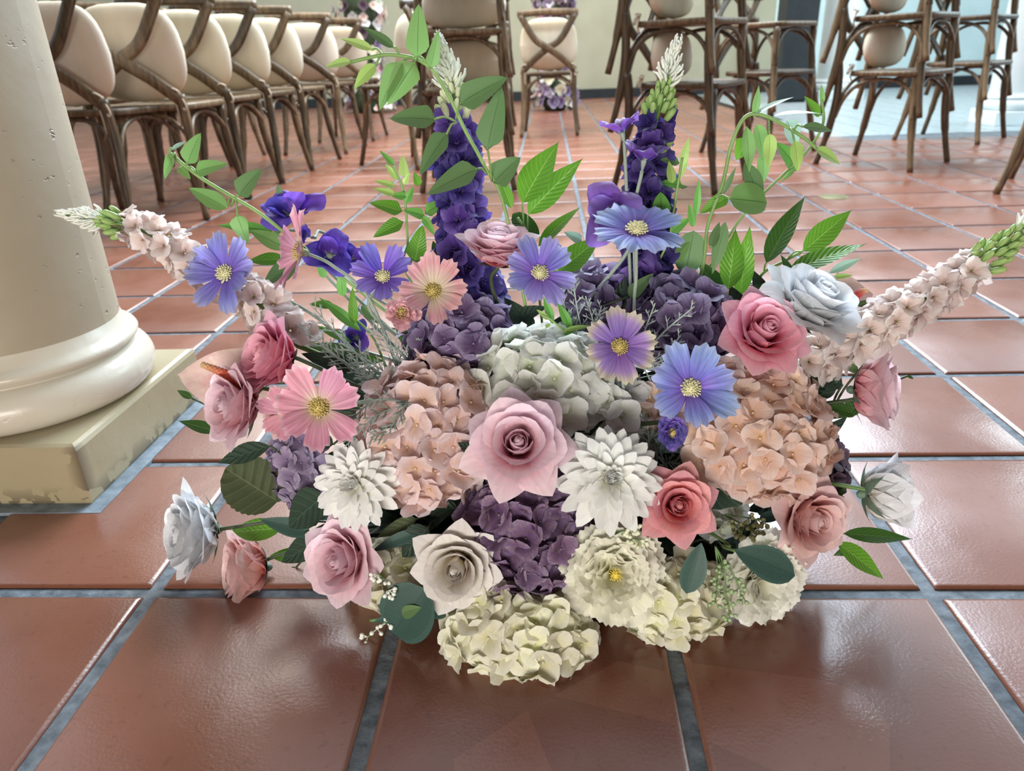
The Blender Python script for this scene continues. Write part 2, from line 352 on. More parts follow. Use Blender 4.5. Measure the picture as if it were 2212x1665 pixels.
# ---------------------------------------------------------------- chairs
def wood():
    m, nt, out = nodes('bent_wood'); L = nt.links.new; tc = N(nt, 'TexCoord'); mp = N(nt, 'Mapping'); mp.inputs['Scale'].default_value = (1, 1, .16)
    L(tc.outputs['Object'], mp.inputs[0]); n1 = N(nt, 'TexNoise', i_Scale=60.0, i_Detail=6.0, i_Roughness=.6); L(mp.outputs[0], n1.inputs['Vector'])
    oi = N(nt, 'ObjectInfo'); r = ramp(nt, [(.25, lin('#35291b')), (.5, lin('#57452f')), (.75, lin('#826c50'))])
    L(math_(nt, 'ADD', n1.outputs[0], math_(nt, 'MULTIPLY_ADD', oi.outputs['Random'], .24, -.12)), r.inputs[0])
    b = N(nt, 'BsdfPrincipled', i_Roughness=.42); L(r.outputs[0], b.inputs['Base Color']); bp = N(nt, 'Bump', i_Strength=.3, i_Distance=.002); L(n1.outputs[0], bp.inputs['Height']); L(bp.outputs[0], b.inputs['Normal'])
    L(b.outputs[0], out.inputs[0]); return m
WD = wood(); CU = petal_mat('cushion_cloth', [(0, '#ddd0b8'), (.5, '#e6dcc8'), (1, '#e0d4bc')], .12, .10, 7, .9, .04); TIE = plain('tie_cloth', '#b7a893', .9, '#cbbda8', 40, .4)
CM = {}
def chair_meshes():
    def t(pts, r, k=8, flat=1, up=None, n=6):
        mb = MB(); mb.tube(spline(pts, n), r, k, flat, up); return mb
    mb = MB(); prof = []
    for i in range(29):
        a = 2*PI*i/28; c, s = math.cos(a), math.sin(a); e = .42
        x = abs(c)**e*(1 if c > 0 else -1); y = abs(s)**e*(1 if s > 0 else -1); w = .212 - .022*y
        prof.append((x*w, y*.205))
    rows = [(0, .438), (.97, .438), (1, .443), (1, .458), (.985, .463), (.90, .464), (.8, .459), (.4, .457), (0, .457)]
    mb.grid(np.array([[(x*q, y*q, z) for q, z in rows] for x, y in prof])); CM['seat'] = mb.me('seat', WD)
    mbs = {}
    for s in (-1, 1):
        mb = MB(); mb.tube(spline([(s*.225, -.225, 0), (s*.205, -.195, .14), (s*.188, -.172, .30), (s*.186, -.168, .438)], 5), [.015]*6+[.019]*10, 8); CM['fl%d' % s] = mb.me('leg', WD)
        mb = MB(); mb.tube(spline([(s*.222, .275, 0), (s*.205, .240, .16), (s*.197, .220, .32), (s*.196, .222, .43), (s*.196, .232, .50)], 5), [.015]*5+[.0195]*16, 8); CM['rl%d' % s] = mb.me('leg', WD)
        mb = MB(); mb.tube(spline([(s*.205, .262, .865), (s*.10, .272, .70), (0, .272+.004*s, .635), (-s*.10, .258, .565), (-s*.196, .236, .480)], 6), .0085, 8, 3.1, (0, -1, 0)); CM['x%d' % s] = mb.me('cross_slat', WD)
        a = [(s*.203, -.18, .24), (s*.196, -.165, .33), (s*.18, -.10, .40), (s*.172, .0, .425), (s*.18, .12, .40), (s*.19, .185, .33), (s*.198, .215, .24)]
        CM['sh%d' % s] = t(a, .0095).me('bentwood_brace', WD)
    CM['fh'] = t([(-.196, -.19, .24), (-.175, -.178, .345), (-.10, -.165, .412), (0, -.16, .428), (.10, -.165, .412), (.175, -.178, .345), (.196, -.19, .24)], .0095).me('bentwood_brace', WD)
    CM['rh'] = t([(-.196, .222, .24), (-.175, .205, .345), (-.10, .19, .412), (0, .185, .428), (.10, .19, .412), (.175, .205, .345), (.196, .222, .24)], .0095).me('bentwood_brace', WD)
    CM['top'] = t([(-.225, .250, .870), (-.10, .278, .876), (0, .285, .878), (.10, .278, .876), (.225, .250, .870)], .026, 8, .55, (0, 0, 1)).me('top_rail', WD)
    # upright cushion
    mb = MB(); X = np.zeros((29, 13, 3))
    for i in range(29):
        for j in range(13):
            a = 2*PI*i/28; b = -PI/2+PI*j/12; ca, sa = math.cos(a), math.sin(a); cb, sb = math.cos(b), math.sin(b)
            e = .62; f_ = lambda v, p: abs(v)**p*(1 if v >= 0 else -1)
            x = f_(ca, e)*abs(cb)**.6; z = f_(sa, e)*abs(cb)**.6; y = sb
            w = .240*(1-.06*z) ; pin = 1-.10*max(0, -z)*abs(x)
            X[i, j] = (x*w*pin, y*.048*(1-.25*abs(x*z)) , z*.192*pin)
    uv = np.stack([(X[..., 0]+.25)/.5, (X[..., 2]+.2)/.4], -1)
    mb.grid(X, uv); CM['cush'] = mb.me('cushion', CU)
    mb = MB()
    mb.tube(spline([(0, 0, 0), (.018, .012, -.012), (.034, .014, -.05), (.022, .016, -.065), (.006, .012, -.02), (0, 0, 0)], 4), .0045, 5)
    mb.tube(spline([(0, 0, 0), (-.012, .014, -.03), (-.008, .02, -.085), (-.016, .016, -.135)], 4), .0042, 5)
    mb.tube(spline([(0, 0, 0), (.010, .018, .012), (-.012, .022, .022), (-.034, .014, .012)], 4), .0042, 5)
    mb.ball((0, .004, 0), .010); CM['tie'] = mb.me('tie_ribbon', TIE)
chair_meshes()
def chair(x, y, rz, label, z=0, group=None, tilt=0, cushion=None, s=1.0, ties=True, low=False):
    M_ = Matrix.Translation((x, y, z)) @ Matrix.Rotation(rz, 4, 'Z') @ Matrix.Rotation(tilt, 4, 'X') @ Matrix.Diagonal((s, s, s, 1))
    t = thing('crossback_chair', label, 'chair', M_, group)
    for n, k in (('seat', 'seat'), ('leg', 'fl1'), ('leg', 'fl-1'), ('leg', 'rl1'), ('leg', 'rl-1'), ('cross_slat', 'x1'), ('cross_slat', 'x-1'), ('bentwood_brace', 'sh1'), ('bentwood_brace', 'sh-1'), ('bentwood_brace', 'fh'), ('bentwood_brace', 'rh'), ('top_rail', 'top')):
        part(n, CM[k], t)
    if cushion:
        loc = Matrix.Translation((0, .10 if low else .168, .572 if low else .658)) @ Matrix.Rotation(-.10, 4, 'X') @ Matrix.Diagonal((.86 if low else .92, 1, .53 if low else .97, 1))
        c = thing('seat_cushion', cushion, 'cushion', M_ @ loc, 'cream cushions on the chairs')
        part('cover', CM['cush'], c)
        if ties:
            for sx in (-1, 1):
                part('tie_ribbon', CM['tie'], c, Matrix.Translation((sx*.205, .072, -.15)) @ Matrix.Rotation(RN.uniform(-.4, .4), 4, 'Z') @ Matrix.Diagonal((sx, 1, 1, 1)))
    return t
g1 = 'cross-back chairs in the left row'
rows_y = [(-1.64, 2.95), (-1.50, 3.17), (-1.505, 3.66), (-1.475, 4.12), (-1.44, 4.62), (-1.44, 5.4), (-1.43, 6.2)]; names = ['nearest', 'second', 'third', 'fourth', 'fifth', 'sixth', 'seventh']
for i, (x, y) in enumerate(rows_y):
    chair(x-.20, y+.21, PI + RN.uniform(-.05, .05) - (.12 if i == 0 else .03), 'wooden cross-back chair, %s in the row beside the left column' % names[i], 0, g1,
          cushion='cream cushion propped upright on the %s chair of the left row' % names[i])
chair(-2.3, 4.1, PI+.1, 'cross-back chair in a further row, seen behind the left row chairs', 0, g1, cushion='cream cushion on the chair of the further left row')
for i, y in enumerate((4.3, 4.9)):
    chair(-2.28, y+.3, PI, 'cross-back chair of the further left row, mostly legs seen between others, %s one' % ('middle', 'last')[i], 0, g1)
def stack(x, y, rz, n, where, group, cush=True):
    ordn = ['bottom', 'second lowest', 'third lowest', 'topmost']
    for k in range(n):
        chair(x+.02*k*math.sin(rz)*-1, y+.02*k*math.cos(rz), rz + RN.uniform(-.04, .04), '%s chair in %s' % (ordn[k], where), k*.252, group, -.02*k*0,
              cushion=('cushion of the %s chair in %s' % (ordn[k], where)) if cush else None, low=k < n-1)
stack(-.40, 3.85, 0.0, 3, 'the chair stack behind the tall leafy vine', 'chairs stacked at the centre')
stack(.66, 3.66, 1.0, 3, 'the stack behind the second purple spike', 'chairs stacked right of the centre')
stack(1.30, 4.75, .70, 2, 'the stack half hidden left of the far white column', 'chairs stacked before the white column', False)
stack(1.80, 4.14, .785, 3, 'the right stack standing clear on the tiles', 'chairs stacked on the right')
stack(2.62, 5.1, .785, 3, 'the far right stack behind the others', 'chairs stacked far right', False)
chair(.02, 6.35, PI-.05, 'single cross-back chair seen from behind, centre of the hall', cushion='tan cushion on the single chair at the centre')
chair(2.22, 3.22, .95, 'wooden chair mostly outside the right edge, one leg in view', cushion='pale round cushion tied to the chair at the right edge')
chair(3.1, 4.4, .9, 'chair at the upper right edge with only its splayed legs in view')
chair(-.86, 4.75, -2.2, 'cross-back chair turned sideways, left of the central stack', cushion='cream cushion on the sideways chair left of the stack')
# brass floor cap
t = PZ(1800, 425, 0); mb = MB(); mb.V = []; X = np.array([[(q*math.cos(2*PI*i/24), q*math.sin(2*PI*i/24), z) for q, z in ((.062, -.004), (.062, .0015), (.057, .003), (.046, .0022), (.044, .003), (0, .003))] for i in range(25)])
mb.grid(X); o = mb.obj('floor_cap', plain('tarnished_brass', '#77704a', .4, '#8b8460', 30, .3, .5, None, 'Object', .5)); o.location = (t.x, t.y, 0); tag(o, 'tarnished round metal cap let into the tiled floor', 'floor cap')
# ---------------------------------------------------------------- flower builders
CORE = Vector((.0, .86, .12))
LEAFCACHE = {}; GREEN_STEM = plain('stem_green', '#5d7a45', .5, '#6f8f55', 30); DARK_STEM = plain('stem_dark', '#35412b', .5, '#4a5738', 30)
GREY_STEM = plain('stem_grey', '#93a394', .6, '#a9b8a8', 30); LIGHT_STEM = plain('stem_light', '#7da05a', .5, '#96b873', 30)
def stem(root, start, axis, mat=None, r=.0022, via=None, end=None, L=.05, name='stem'):
    start = Vector(start); e = Vector(end) if end is not None else CORE + Vector((RN.uniform(-.10, .10), RN.uniform(-.03, .05), RN.uniform(-.03, .06)))
    pts = [start] + ([Vector(v) for v in via] if via else [start - Vector(axis).normalized()*L]) + [e]
    mb = MB(); mb.tube(spline(pts, 7), r, 6); return mb.wobj(name, mat or GREEN_STEM, root)
def petal(nu=7, nv=8, L=1, hw=.5, Rc=.5, ang=(60, 20, 30), r0=.02, point=0, roll=.0, droop=.25, base=.4, ruf=0, seed=0, teeth=0, ribs=0, wp=1.6, z0=0):
    """one petal; ang = direction from the axis (deg) at base, middle, tip"""
    rr_ = np.random.RandomState(seed); X = np.zeros((nu, nv, 3)); ph = rr_.uniform(0, 6, 3)
    S = np.linspace(0, 1, 33); th = np.radians(np.interp(S, [0, .5, 1], ang)); rho = r0 + np.concatenate([[0], np.cumsum(np.sin(th[:-1])/32)])*L; zz = z0 + np.concatenate([[0], np.cumsum(np.cos(th[:-1])/32)])*L
    for i in range(nu):
        u = -1 + 2*i/(nu-1)
        for j in range(nv):
            v = j/(nv-1); s = v*(1-droop*abs(u)**2.6*v) + point*max(0, 1-abs(u)*1.6)**1.3*v**5
            if teeth: s -= teeth*(.5-.5*math.cos(u*3*PI+PI))*v**6 if teeth < .5 else 0
            w = hw*(base+(1-base)*math.sin(PI/2*min(1, v*wp)))*(1-.0*v)
            l = u*w; R_ = max(Rc, .03)
            s2 = min(s, 1); r_ = np.interp(s2, S, rho); z_ = np.interp(s2, S, zz); t_ = np.interp(s2, S, th)
            if s > 1: r_ += (s-1)*L*math.sin(t_); z_ += (s-1)*L*math.cos(t_)
            n = roll*abs(u)**3*v + ruf*math.sin(u*4.2+ph[0])*v*v*(.4+.6*abs(u)) + ruf*.7*math.sin(u*7+ph[1]+v*3)*v**3 + ribs*math.cos(u*4*PI)*min(1, v*2)*(1-.3*v)
            # normal pointing away from the axis
            nr, nz = math.cos(t_), -math.sin(t_)
            x = r_ - R_ + R_*math.cos(l/R_) + n*nr; y = R_*math.sin(l/R_); X[i, j] = (x, y, z_ + n*nz)
    return X
def rotz(a): return Matrix.Rotation(a, 4, 'Z')
def pm(X, mat, name='petal'):
    mb = MB(); mb.grid(X); return mb.me(name, mat)
ROSES = {}
def rose_meshes(mat, open_=1.0):
    k = (mat.name, open_)
    if k in ROSES: return ROSES[k]
    o = []; rr_ = random.Random(5)
    a = open_
    for i in range(8):          # tight spiral heart
        t = i/7; o.append((pm(petal(7, 6, .86+.05*t, .13+.34*t, .05+.26*t, (20+20*t, 2, -30+34*t), .02+.04*t, 0, .01, .10, .8, .006, i, wp=2.2), mat), i*2.4))
    for i in range(5): o.append((pm(petal(9, 8, 1.0+.02*i, .52, .44, (58, 10, 34), .03, .0, .05, .18, .7, .016, 20+i, wp=2), mat), .5+i*2*PI/5))
    for i in range(6): o.append((pm(petal(9, 8, 1.05+.01*i, .62, .60, (66, 10+12*a, 10+50*a), .03, .02, .07, .22, .62, .022, 40+i, wp=1.9), mat), i*2*PI/6+.2))
    for i in range(6): o.append((pm(petal(9, 8, 1.10, .64, .78, (74, 14+20*a, 20+66*a), .03, .05, .08, .24, .60, .024, 60+i, wp=1.9), mat), i*2*PI/6+.7))
    for i in range(7): o.append((pm(petal(9, 8, 1.14+rr_.uniform(-.04, .06), .58, .9, (80, (54+rr_.uniform(-6, 6))*a, (98+rr_.uniform(-14, 24))*a), .03, .14, .09, .32, .55, .024, 80+i, wp=1.8), mat), i*2*PI/7+.45))
    mb = MB(); mb.ball((0, 0, .50), .13, (0, 0, 1), 8, 6, 2.6); o.append((mb.me('heart', mat), 0)); ROSES[k] = o; return o
CAL = {}
def calyx(root, z, s=1.0, mat=None):
    mat = mat or SEPAL; k = mat.name
    if k not in CAL:
        mb = MB()
        for i in range(5):
            X = petal(5, 5, .62, .14, .3, (100, 78, 60), .05, .35, 0, .5, .7, .0, i); c_, s_ = math.cos(i*2*PI/5), math.sin(i*2*PI/5)
            Y_ = X.copy(); Y_[..., 0] = X[..., 0]*c_-X[..., 1]*s_; Y_[..., 1] = X[..., 0]*s_+X[..., 1]*c_; mb.grid(Y_)
        mb.ball((0, 0, -.06), .11, (0, 0, 1), 8, 5, 1.2); CAL[k] = mb.me('calyx', mat)
    part('calyx', CAL[k], root, Matrix.Translation((0, 0, z)) @ Matrix.Scale(s, 4))
def fr(name, label, cat, px, py, Y, rpx, axis, roll, group, zs=1.0):
    p = P(px, py, Y); a = SD(*axis); return thing(name, label, cat, frame(p, a, roll, m_of(rpx, p), 1, 1, zs), group), p, a
def rose(px, py, Y, rpx, axis, mat, label, roll=0, open_=1.0, group='artificial roses in the arrangement', stemmat=None, via=None, end=None, drop=None):
    t, p, a = fr('rose', label, 'rose', px, py, Y, rpx, axis, roll, group)
    ms = rose_meshes(mat, open_)
    for i, (me, az) in enumerate(ms):
        if drop and i in drop: continue
        j = Matrix.Rotation(RN.uniform(-.06, .06), 4, 'X'); part(me.name.split('.')[0], me, t, Matrix.Translation((0, 0, -.55)) @ rotz(az+RN.uniform(-.12, .12)) @ j)
    calyx(t, -.58); s0 = MW[t.name] @ Vector((0, 0, -.66)); stem(t, s0, a, stemmat or DARK_STEM, .0026, via, end); return t
COS = {}
def stamens(mat, n=70, r=.15, h=.13, name='stamens', thick=.016):
    mb = MB(); rr_ = random.Random(n)
    mb.ball((0, 0, .02), r*.8, (0, 0, 1), 10, 5, .7)
    for i in range(n):
        t = (i+.5)/n; th = math.acos(1-t*.95); ph = i*2.39996; d = Vector((math.sin(th)*math.cos(ph), math.sin(th)*math.sin(ph), math.cos(th)*.8))
        a = d*r*.7; b = d*r*(1.05+.35*rr_.random()); mb.tube([a, b], [thick*.5, thick], 4)
    return mb.me(name, mat)
def cosmos(px, py, Y, rpx, axis, mat, label, roll=0, n=8, cup=12, group='artificial cosmos flowers', via=None, end=None, center=None, hw=.265, seed=0, stemmat=None, cs=1.0, cat='cosmos flower'):
    t, p, a = fr('cosmos_flower', label, cat, px, py, Y, rpx, axis, roll, group)
    rr_ = random.Random(seed+3)
    for i in range(n):
        k = (mat.name, i % 4, hw, cup, seed % 3)
        if k not in COS: COS[k] = pm(petal(13, 8, .96+.06*(i % 3), hw, 1.2, (82-cup*1.2, 86-cup, 92-cup+rr_.uniform(-16, 26)), .04, 0, -.03, .13, .14, .035, i*7+seed, .09, .014, wp=1.08), mat)
        part('petal', COS[k], t, rotz(i*2*PI/n+rr_.uniform(-.13, .13)) @ Matrix.Rotation(rr_.uniform(-.16, .16), 4, 'Y'))
    ck = ('st', (center or YC).name)
    if ck not in COS: COS[ck] = stamens(center or YC)
    part('stamens', COS[ck], t, Matrix.Translation((0, 0, .05)) @ Matrix.Scale(1.25*cs, 4))
    dk = 'dark'
    if dk not in COS:
        mb = MB()
        for i in range(26):
            q = i*2*PI/26; rr = .20+.03*(i % 3); mb.ball((rr*math.cos(q), rr*math.sin(q), .07), .012, (0, 0, 1), 4, 3)
        COS[dk] = mb.me('anthers', ANTH)
    part('anthers', COS[dk], t, Matrix.Scale(cs, 4))
    if 'cc' not in COS: mb = MB(); mb.ball((0, 0, -.05), .10, (0, 0, 1), 8, 5, .8); COS['cc'] = mb.me('calyx', GREY_STEM)
    part('calyx', COS['cc'], t); stem(t, MW[t.name] @ Vector((0, 0, -.06)), a, stemmat or GREY_STEM, .0022, via, end, .07); return t
DAH = {}
def dahlia(px, py, Y, rpx, axis, mat, label, roll=0, group='white dahlias', seed=0):
    t, p, a = fr('dahlia', label, 'dahlia', px, py, Y, rpx, axis, roll, group)
    rings = [(12, 1.0, .225, 4, -.06), (12, .93, .22, 12, 0), (12, .82, .20, 22, .03), (11, .68, .18, 34, .06), (10, .54, .15, 47, .08), (9, .42, .12, 60, .10), (8, .33, .10, 72, .12), (6, .28, .08, 84, .14)]
    for r, (n, L, hw, el, z) in enumerate(rings):
        for i in range(n):
            k = (mat.name, r, i % 3)
            if k not in DAH: DAH[k] = pm(petal(7, 7, L, hw, hw*(1.1 if r < 4 else .7), (90-el-4, 90-el, 90-el+(18 if r < 5 else -30)+4*(i % 3)), .03, .07, .0, .34, .42, .014, i+r*5, wp=1.5, z0=z), mat)
            part('petal', DAH[k], t, rotz(2*PI*(i+.5*(r % 2))/n + RN.uniform(-.1, .1)) @ Matrix.Rotation(RN.uniform(-.08, .08), 4, 'Y'))
    k = (mat.name, 'heart')
    if k not in DAH: mb = MB(); mb.ball((0, 0, .2), .16, (0, 0, 1), 10, 6, 1.1); DAH[k] = mb.me('heart', mat)
    part('heart', DAH[k], t); calyx(t, -.12, .8); stem(t, MW[t.name] @ Vector((0, 0, -.2)), a, DARK_STEM, .003); return t
CAR = {}
def frilly(px, py, Y, rpx, axis, mat, label, roll=0, group='cream frilled carnations', n=46, name='carnation', cat='carnation', teeth=.10, heart=True, ys=1.0):
    p = P(px, py, Y); a = SD(*axis); t = thing(name, label, cat, frame(p, a, roll, m_of(rpx, p), 1, ys), group)
    for i in range(n):
        q = 1-(i/(n-1)); k = (mat.name, i % 12, int(q*6))
        if k not in CAR: 
            X = petal(15, 6, .48+.52*q, .42, .8, (20+62*q, 14+66*q, 30+66*q), .03, 0, .04, .12, .25, .075, i, 0, 0, wp=1.2, z0=.02)
            for u in range(15):
                d = X[u, -1]-X[u, -2]; X[u, -1] += d*(.16 if u % 2 else -.10)
            CAR[k] = pm(X, mat)
        part('petal', CAR[k], t, Matrix.Translation((0, 0, -.25)) @ rotz(i*2.39996) @ Matrix.Rotation(RN.uniform(-.12, .12), 4, 'Y'))
    if heart:
        if 'h' not in CAR: CAR['h'] = stamens(YP, 26, .10, .1, 'pistil', .014)
        part('pistil', CAR['h'], t, Matrix.Translation((0, 0, .22)))
    calyx(t, -.34, .7); stem(t, MW[t.name] @ Vector((0, 0, -.4)), a, DARK_STEM, .003); return t
HYD = {}
def floret_mesh(mat, v):
    k = (mat.name, v)
    if k in HYD: return HYD[k]
    mb = MB(); rr_ = random.Random(v*17+3)
    for i in range(4):
        el = rr_.uniform(2, 34); X = petal(6, 6, 1.0*rr_.uniform(.88, 1.08), .60, 1.0, (90-el, 82-el, 96-el+rr_.uniform(-10, 24)), .03, .03, .05, .30, .30, .09, rr_.randint(0, 999), wp=1.5, z0=.02*(i % 2))
        q = i*PI/2+rr_.uniform(-.18, .18); c_, s_ = math.cos(q), math.sin(q); Y_ = X.copy(); Y_[..., 0] = X[..., 0]*c_-X[..., 1]*s_; Y_[..., 1] = X[..., 0]*s_+X[..., 1]*c_
        mb.grid(Y_)
    mb.ball((0, 0, .06), .075, (0, 0, 1), 6, 4)
    HYD[k] = mb.me('floret', mat); return HYD[k]
def hydrangea(px, py, Y, a_, b_, c_, axis, mat, label, n=60, fr_px=40, roll=0, seed=0, clip=None, group='hydrangea heads in the arrangement', core=None, stemd=True, zlim=-.35):
    """a_, b_ half sizes across and up in photo pixels, c_ towards the axis; florets cover the near side"""
    p = P(px, py, Y); ax = SD(*axis); k = m_of(1, p); M_ = frame(p, ax, roll, 1.0); t = thing('hydrangea', label, 'hydrangea', M_, group)
    a, b, c = a_*k, b_*k, c_*k; fs = fr_px*k; rr_ = random.Random(seed+1)
    mb = MB(); mb.ball((0, 0, 0), 1, (0, 0, 1), 12, 8); me = mb.me('flower_core', core or mat); part('flower_core', me, t, Matrix.Diagonal((a*.74, b*.74, c*.74, 1)))
    tot = int(n/((1-zlim)/2))
    for i in range(tot):
        z = 1-2*(i+.5)/tot
        if z < zlim: break
        ph = i*2.39996+seed; r = math.sqrt(1-z*z); d = Vector((r*math.cos(ph), r*math.sin(ph), z)); j = rr_.uniform(.90, 1.08)
        pos = Vector((d.x*a, d.y*b, d.z*c))*j; nrm = Vector((d.x/a, d.y/b, d.z/c)).normalized(); nrm = (nrm+Vector((rr_.gauss(0, .22), rr_.gauss(0, .22), rr_.gauss(0, .22)))).normalized()
        q = nrm.to_track_quat('Z', 'Y').to_matrix().to_4x4(); s = fs*rr_.uniform(.85, 1.15)
        part('floret', floret_mesh(mat, (i+seed) % 6), t, Matrix.Translation(pos-nrm*fs*.15) @ q @ rotz(rr_.uniform(0, 6)) @ Matrix.Scale(s, 4))
    if stemd: stem(t, p-ax*c*.8, ax, DARK_STEM, .0032)
    return t
# spikes -----------------------------------------------------------------
SPK = {}
def spike_floret(mat, v, n=5, hw=.46, ruf=.10):
    k = (mat.name, v)
    if k in SPK: return SPK[k]
    mb = MB(); rr_ = random.Random(v+31)
    for i in range(n):
        el = rr_.uniform(10, 46); X = petal(6, 6, rr_.uniform(.85, 1.1), hw, .8, (30, 88-el, 104-el+rr_.uniform(-10, 34)), .05, 0, .04, .28, .28, ruf, rr_.randint(0, 999), wp=1.5)
        q = i*2*PI/n+rr_.uniform(-.2, .2); c_, s_ = math.cos(q), math.sin(q); Y_ = X.copy(); Y_[..., 0] = X[..., 0]*c_-X[..., 1]*s_; Y_[..., 1] = X[..., 0]*s_+X[..., 1]*c_; mb.grid(Y_)
    for i in range(4):
        mb.tube([(0, 0, .1), (.10*math.cos(i*1.6), .10*math.sin(i*1.6), .42)], .02, 4)
    SPK[k] = mb.me('floret', mat); return SPK[k]
def bud_mesh(mat, k='bud'):
    kk = (mat.name, k)
    if kk in SPK: return SPK[kk]
    mb = MB()
    if k == 'bud':
        for i in range(3):
            X = petal(5, 6, 1.0, .34, .22, (42, 6, -34), .02, .1, 0, .4, .5, 0, i); q = i*2*PI/3; c_, s_ = math.cos(q), math.sin(q); Y_ = X.copy(); Y_[..., 0] = X[..., 0]*c_-X[..., 1]*s_; Y_[..., 1] = X[..., 0]*s_+X[..., 1]*c_; mb.grid(Y_)
        mb.ball((0, 0, .45), .24, (0, 0, 1), 6, 5, 1.9)
    else:
        mb.tube([(0, 0, 0), (.16, 0, .4), (.16, 0, .8), (.02, 0, 1.05)], [.07, .10, .09, .05], 5)
    SPK[kk] = mb.me(k, mat); return SPK[kk]
def spike(pts, mat, label, nfl=34, fpx=40, bodyw=46, f0=0, f1=.68, nb=34, tipn=34, budm=None, tipm=None, group='', stemm=None, name='delphinium_spike', cat='flower spike', seed=0, budm2=None, n=5, hw=.46):
    """pts: (px,py,Y) from lowest to tip; florets from f0 to f1 along the spike, buds above, fine white tip"""
    W_ = spline([P(*q) for q in pts], 10); base = W_[0]; t = thing(name, label, cat, Matrix.Translation(base), group)
    k = m_of(1, W_[len(W_)//2]); cum = [0]
    for i in range(1, len(W_)): cum.append(cum[-1]+(W_[i]-W_[i-1]).length)
    def at(f):
        s = f*cum[-1]
        for i in range(1, len(W_)):
            if cum[i] >= s or i == len(W_)-1:
                g = (s-cum[i-1])/(cum[i]-cum[i-1]+1e-9); return W_[i-1].lerp(W_[i], min(1, g)), (W_[i]-W_[i-1]).normalized()
    rr_ = random.Random(seed+9)
    def put(nm, me, f, rad, s, up, ph):
        c, T = at(f); h = Vector((0, 1, 0)) if abs(T.y) < .9 else Vector((1, 0, 0)); e1 = T.cross(h).normalized(); e2 = T.cross(e1); d = e1*math.cos(ph)+e2*math.sin(ph)
        nrm = (d*(1-up)+T*up).normalized(); q = nrm.to_track_quat('Z', 'Y').to_matrix().to_4x4(); part(nm, me, t, Matrix.Translation(c+d*rad-base) @ q @ rotz(rr_.uniform(0, 6)) @ Matrix.Scale(s, 4))
    for i in range(nfl):
        f = f0+(f1-f0)*(i+.5)/nfl; tp = 1-.35*(f-f0)/(f1-f0+1e-6); put('floret', spike_floret(mat, i % 6, n, hw), f, bodyw*k*.42*tp, fpx*k*tp*rr_.uniform(.85, 1.15), .28+.1*rr_.random(), i*2.39996+seed)
    for i in range(nb):
        g = (i+.5)/nb; f = f1+(.86-f1)*g; put('bud', bud_mesh(budm if g > .4 else (budm2 or budm)), f, (14-9*g)*k*bodyw/46, (20-9*g)*k*bodyw/46, .62+.2*g, i*2.39996)
    for i in range(tipn):
        g = (i+.5)/tipn; f = .84+.15*g; put('tip_filament', bud_mesh(tipm, 'tip_filament'), f, (5-3*g)*k, (22-8*g)*k*bodyw/46, .45+.45*g, i*2.39996)
    mb = MB(); mb.tube(W_, [.0035]*(len(W_)//2)+[.0022]*(len(W_)-len(W_)//2), 6); e = base.lerp(CORE, .75); mb.tube([base, base.lerp(e, .5), e], .0035, 6); mb.wobj('stem', stemm or GREEN_STEM, t); return t
# leaves -----------------------------------------------------------------
def outline(kind, v):
    if kind == 'heart': return (min(1, (v*5.2))**.55)*(1-v**1.7)**.75*1.0
    if kind == 'ovate': return math.sin(PI*v**.72)**.80*(1-.25*v)
    if kind == 'ficus': return math.sin(PI*min(1, v**.80*1.0))**.95*(1-.30*v) + .0
    if kind == 'round': return math.sqrt(max(0, 1-(2*v-1)**2))
    if kind == 'spoon': return math.sin(PI*v**1.25)**.62
    if kind == 'lance': return math.sin(PI*v**.8)**1.1
    return math.sin(PI*v)
def leaf_grid(kind, ratio, fold=.18, bend=.12, wave=.0, serr=0, nv=12, seed=0, tipl=0):
    nu = 7; X = np.zeros((nu, nv, 3)); UV = np.zeros((nu, nv, 2)); rr_ = random.Random(seed); ph = rr_.uniform(0, 6)
    for j in range(nv):
        v = j/(nv-1); w = max(.004, outline(kind, v))*ratio/2
        if serr and j % 2: w *= 1-serr
        for i in range(nu):
            u = -1+2*i/(nu-1); x = u*w; z = fold*abs(u)*w*1.2 - bend*(v-.1)**2 + bend*.0 + wave*math.sin(v*9+ph+u)*abs(u)*w
            yy = v + (.05*(1-abs(u))**2*v**6 if kind in ('heart', 'ficus') else 0)
            if kind == 'heart': yy -= .07*(1-abs(abs(u)-.55)/.55)*max(0, 1-v*4)
            X[i, j] = (x, yy, z); UV[i, j] = ((u+1)/2, v)
    return X, UV
def leaf(root, b, tip, ratio, kind, mat, roll=0, fold=.18, bend=.12, wave=0, serr=0, face=(0, .35, 1), seed=None, nv=12, name='leaf'):
    b = P(*b) if not isinstance(b, Vector) else b; tip = P(*tip) if not isinstance(tip, Vector) else tip
    d = tip-b; L_ = d.length; d.normalize(); n = SD(*face); n = (n-d*n.dot(d)).normalized(); n = Quaternion(d, math.radians(roll)) @ n; x = d.cross(n)
    seed = RN.randint(5) if seed is None else seed
    key = (kind, round(ratio, 2), fold, bend, wave, serr, seed % 3, mat.name, nv)
    if key not in LEAFCACHE:
        X, UV = leaf_grid(kind, ratio, fold, bend, wave, serr, nv, seed); mb = MB(); mb.grid(X, UV); LEAFCACHE[key] = mb.me('leaf', mat)
    M_ = Matrix((x, d, n)).transposed().to_4x4(); M_ = Matrix.Translation(b) @ M_ @ Matrix.Scale(L_, 4)
    return part(name, LEAFCACHE[key], root, MW[root.name].inverted() @ M_)
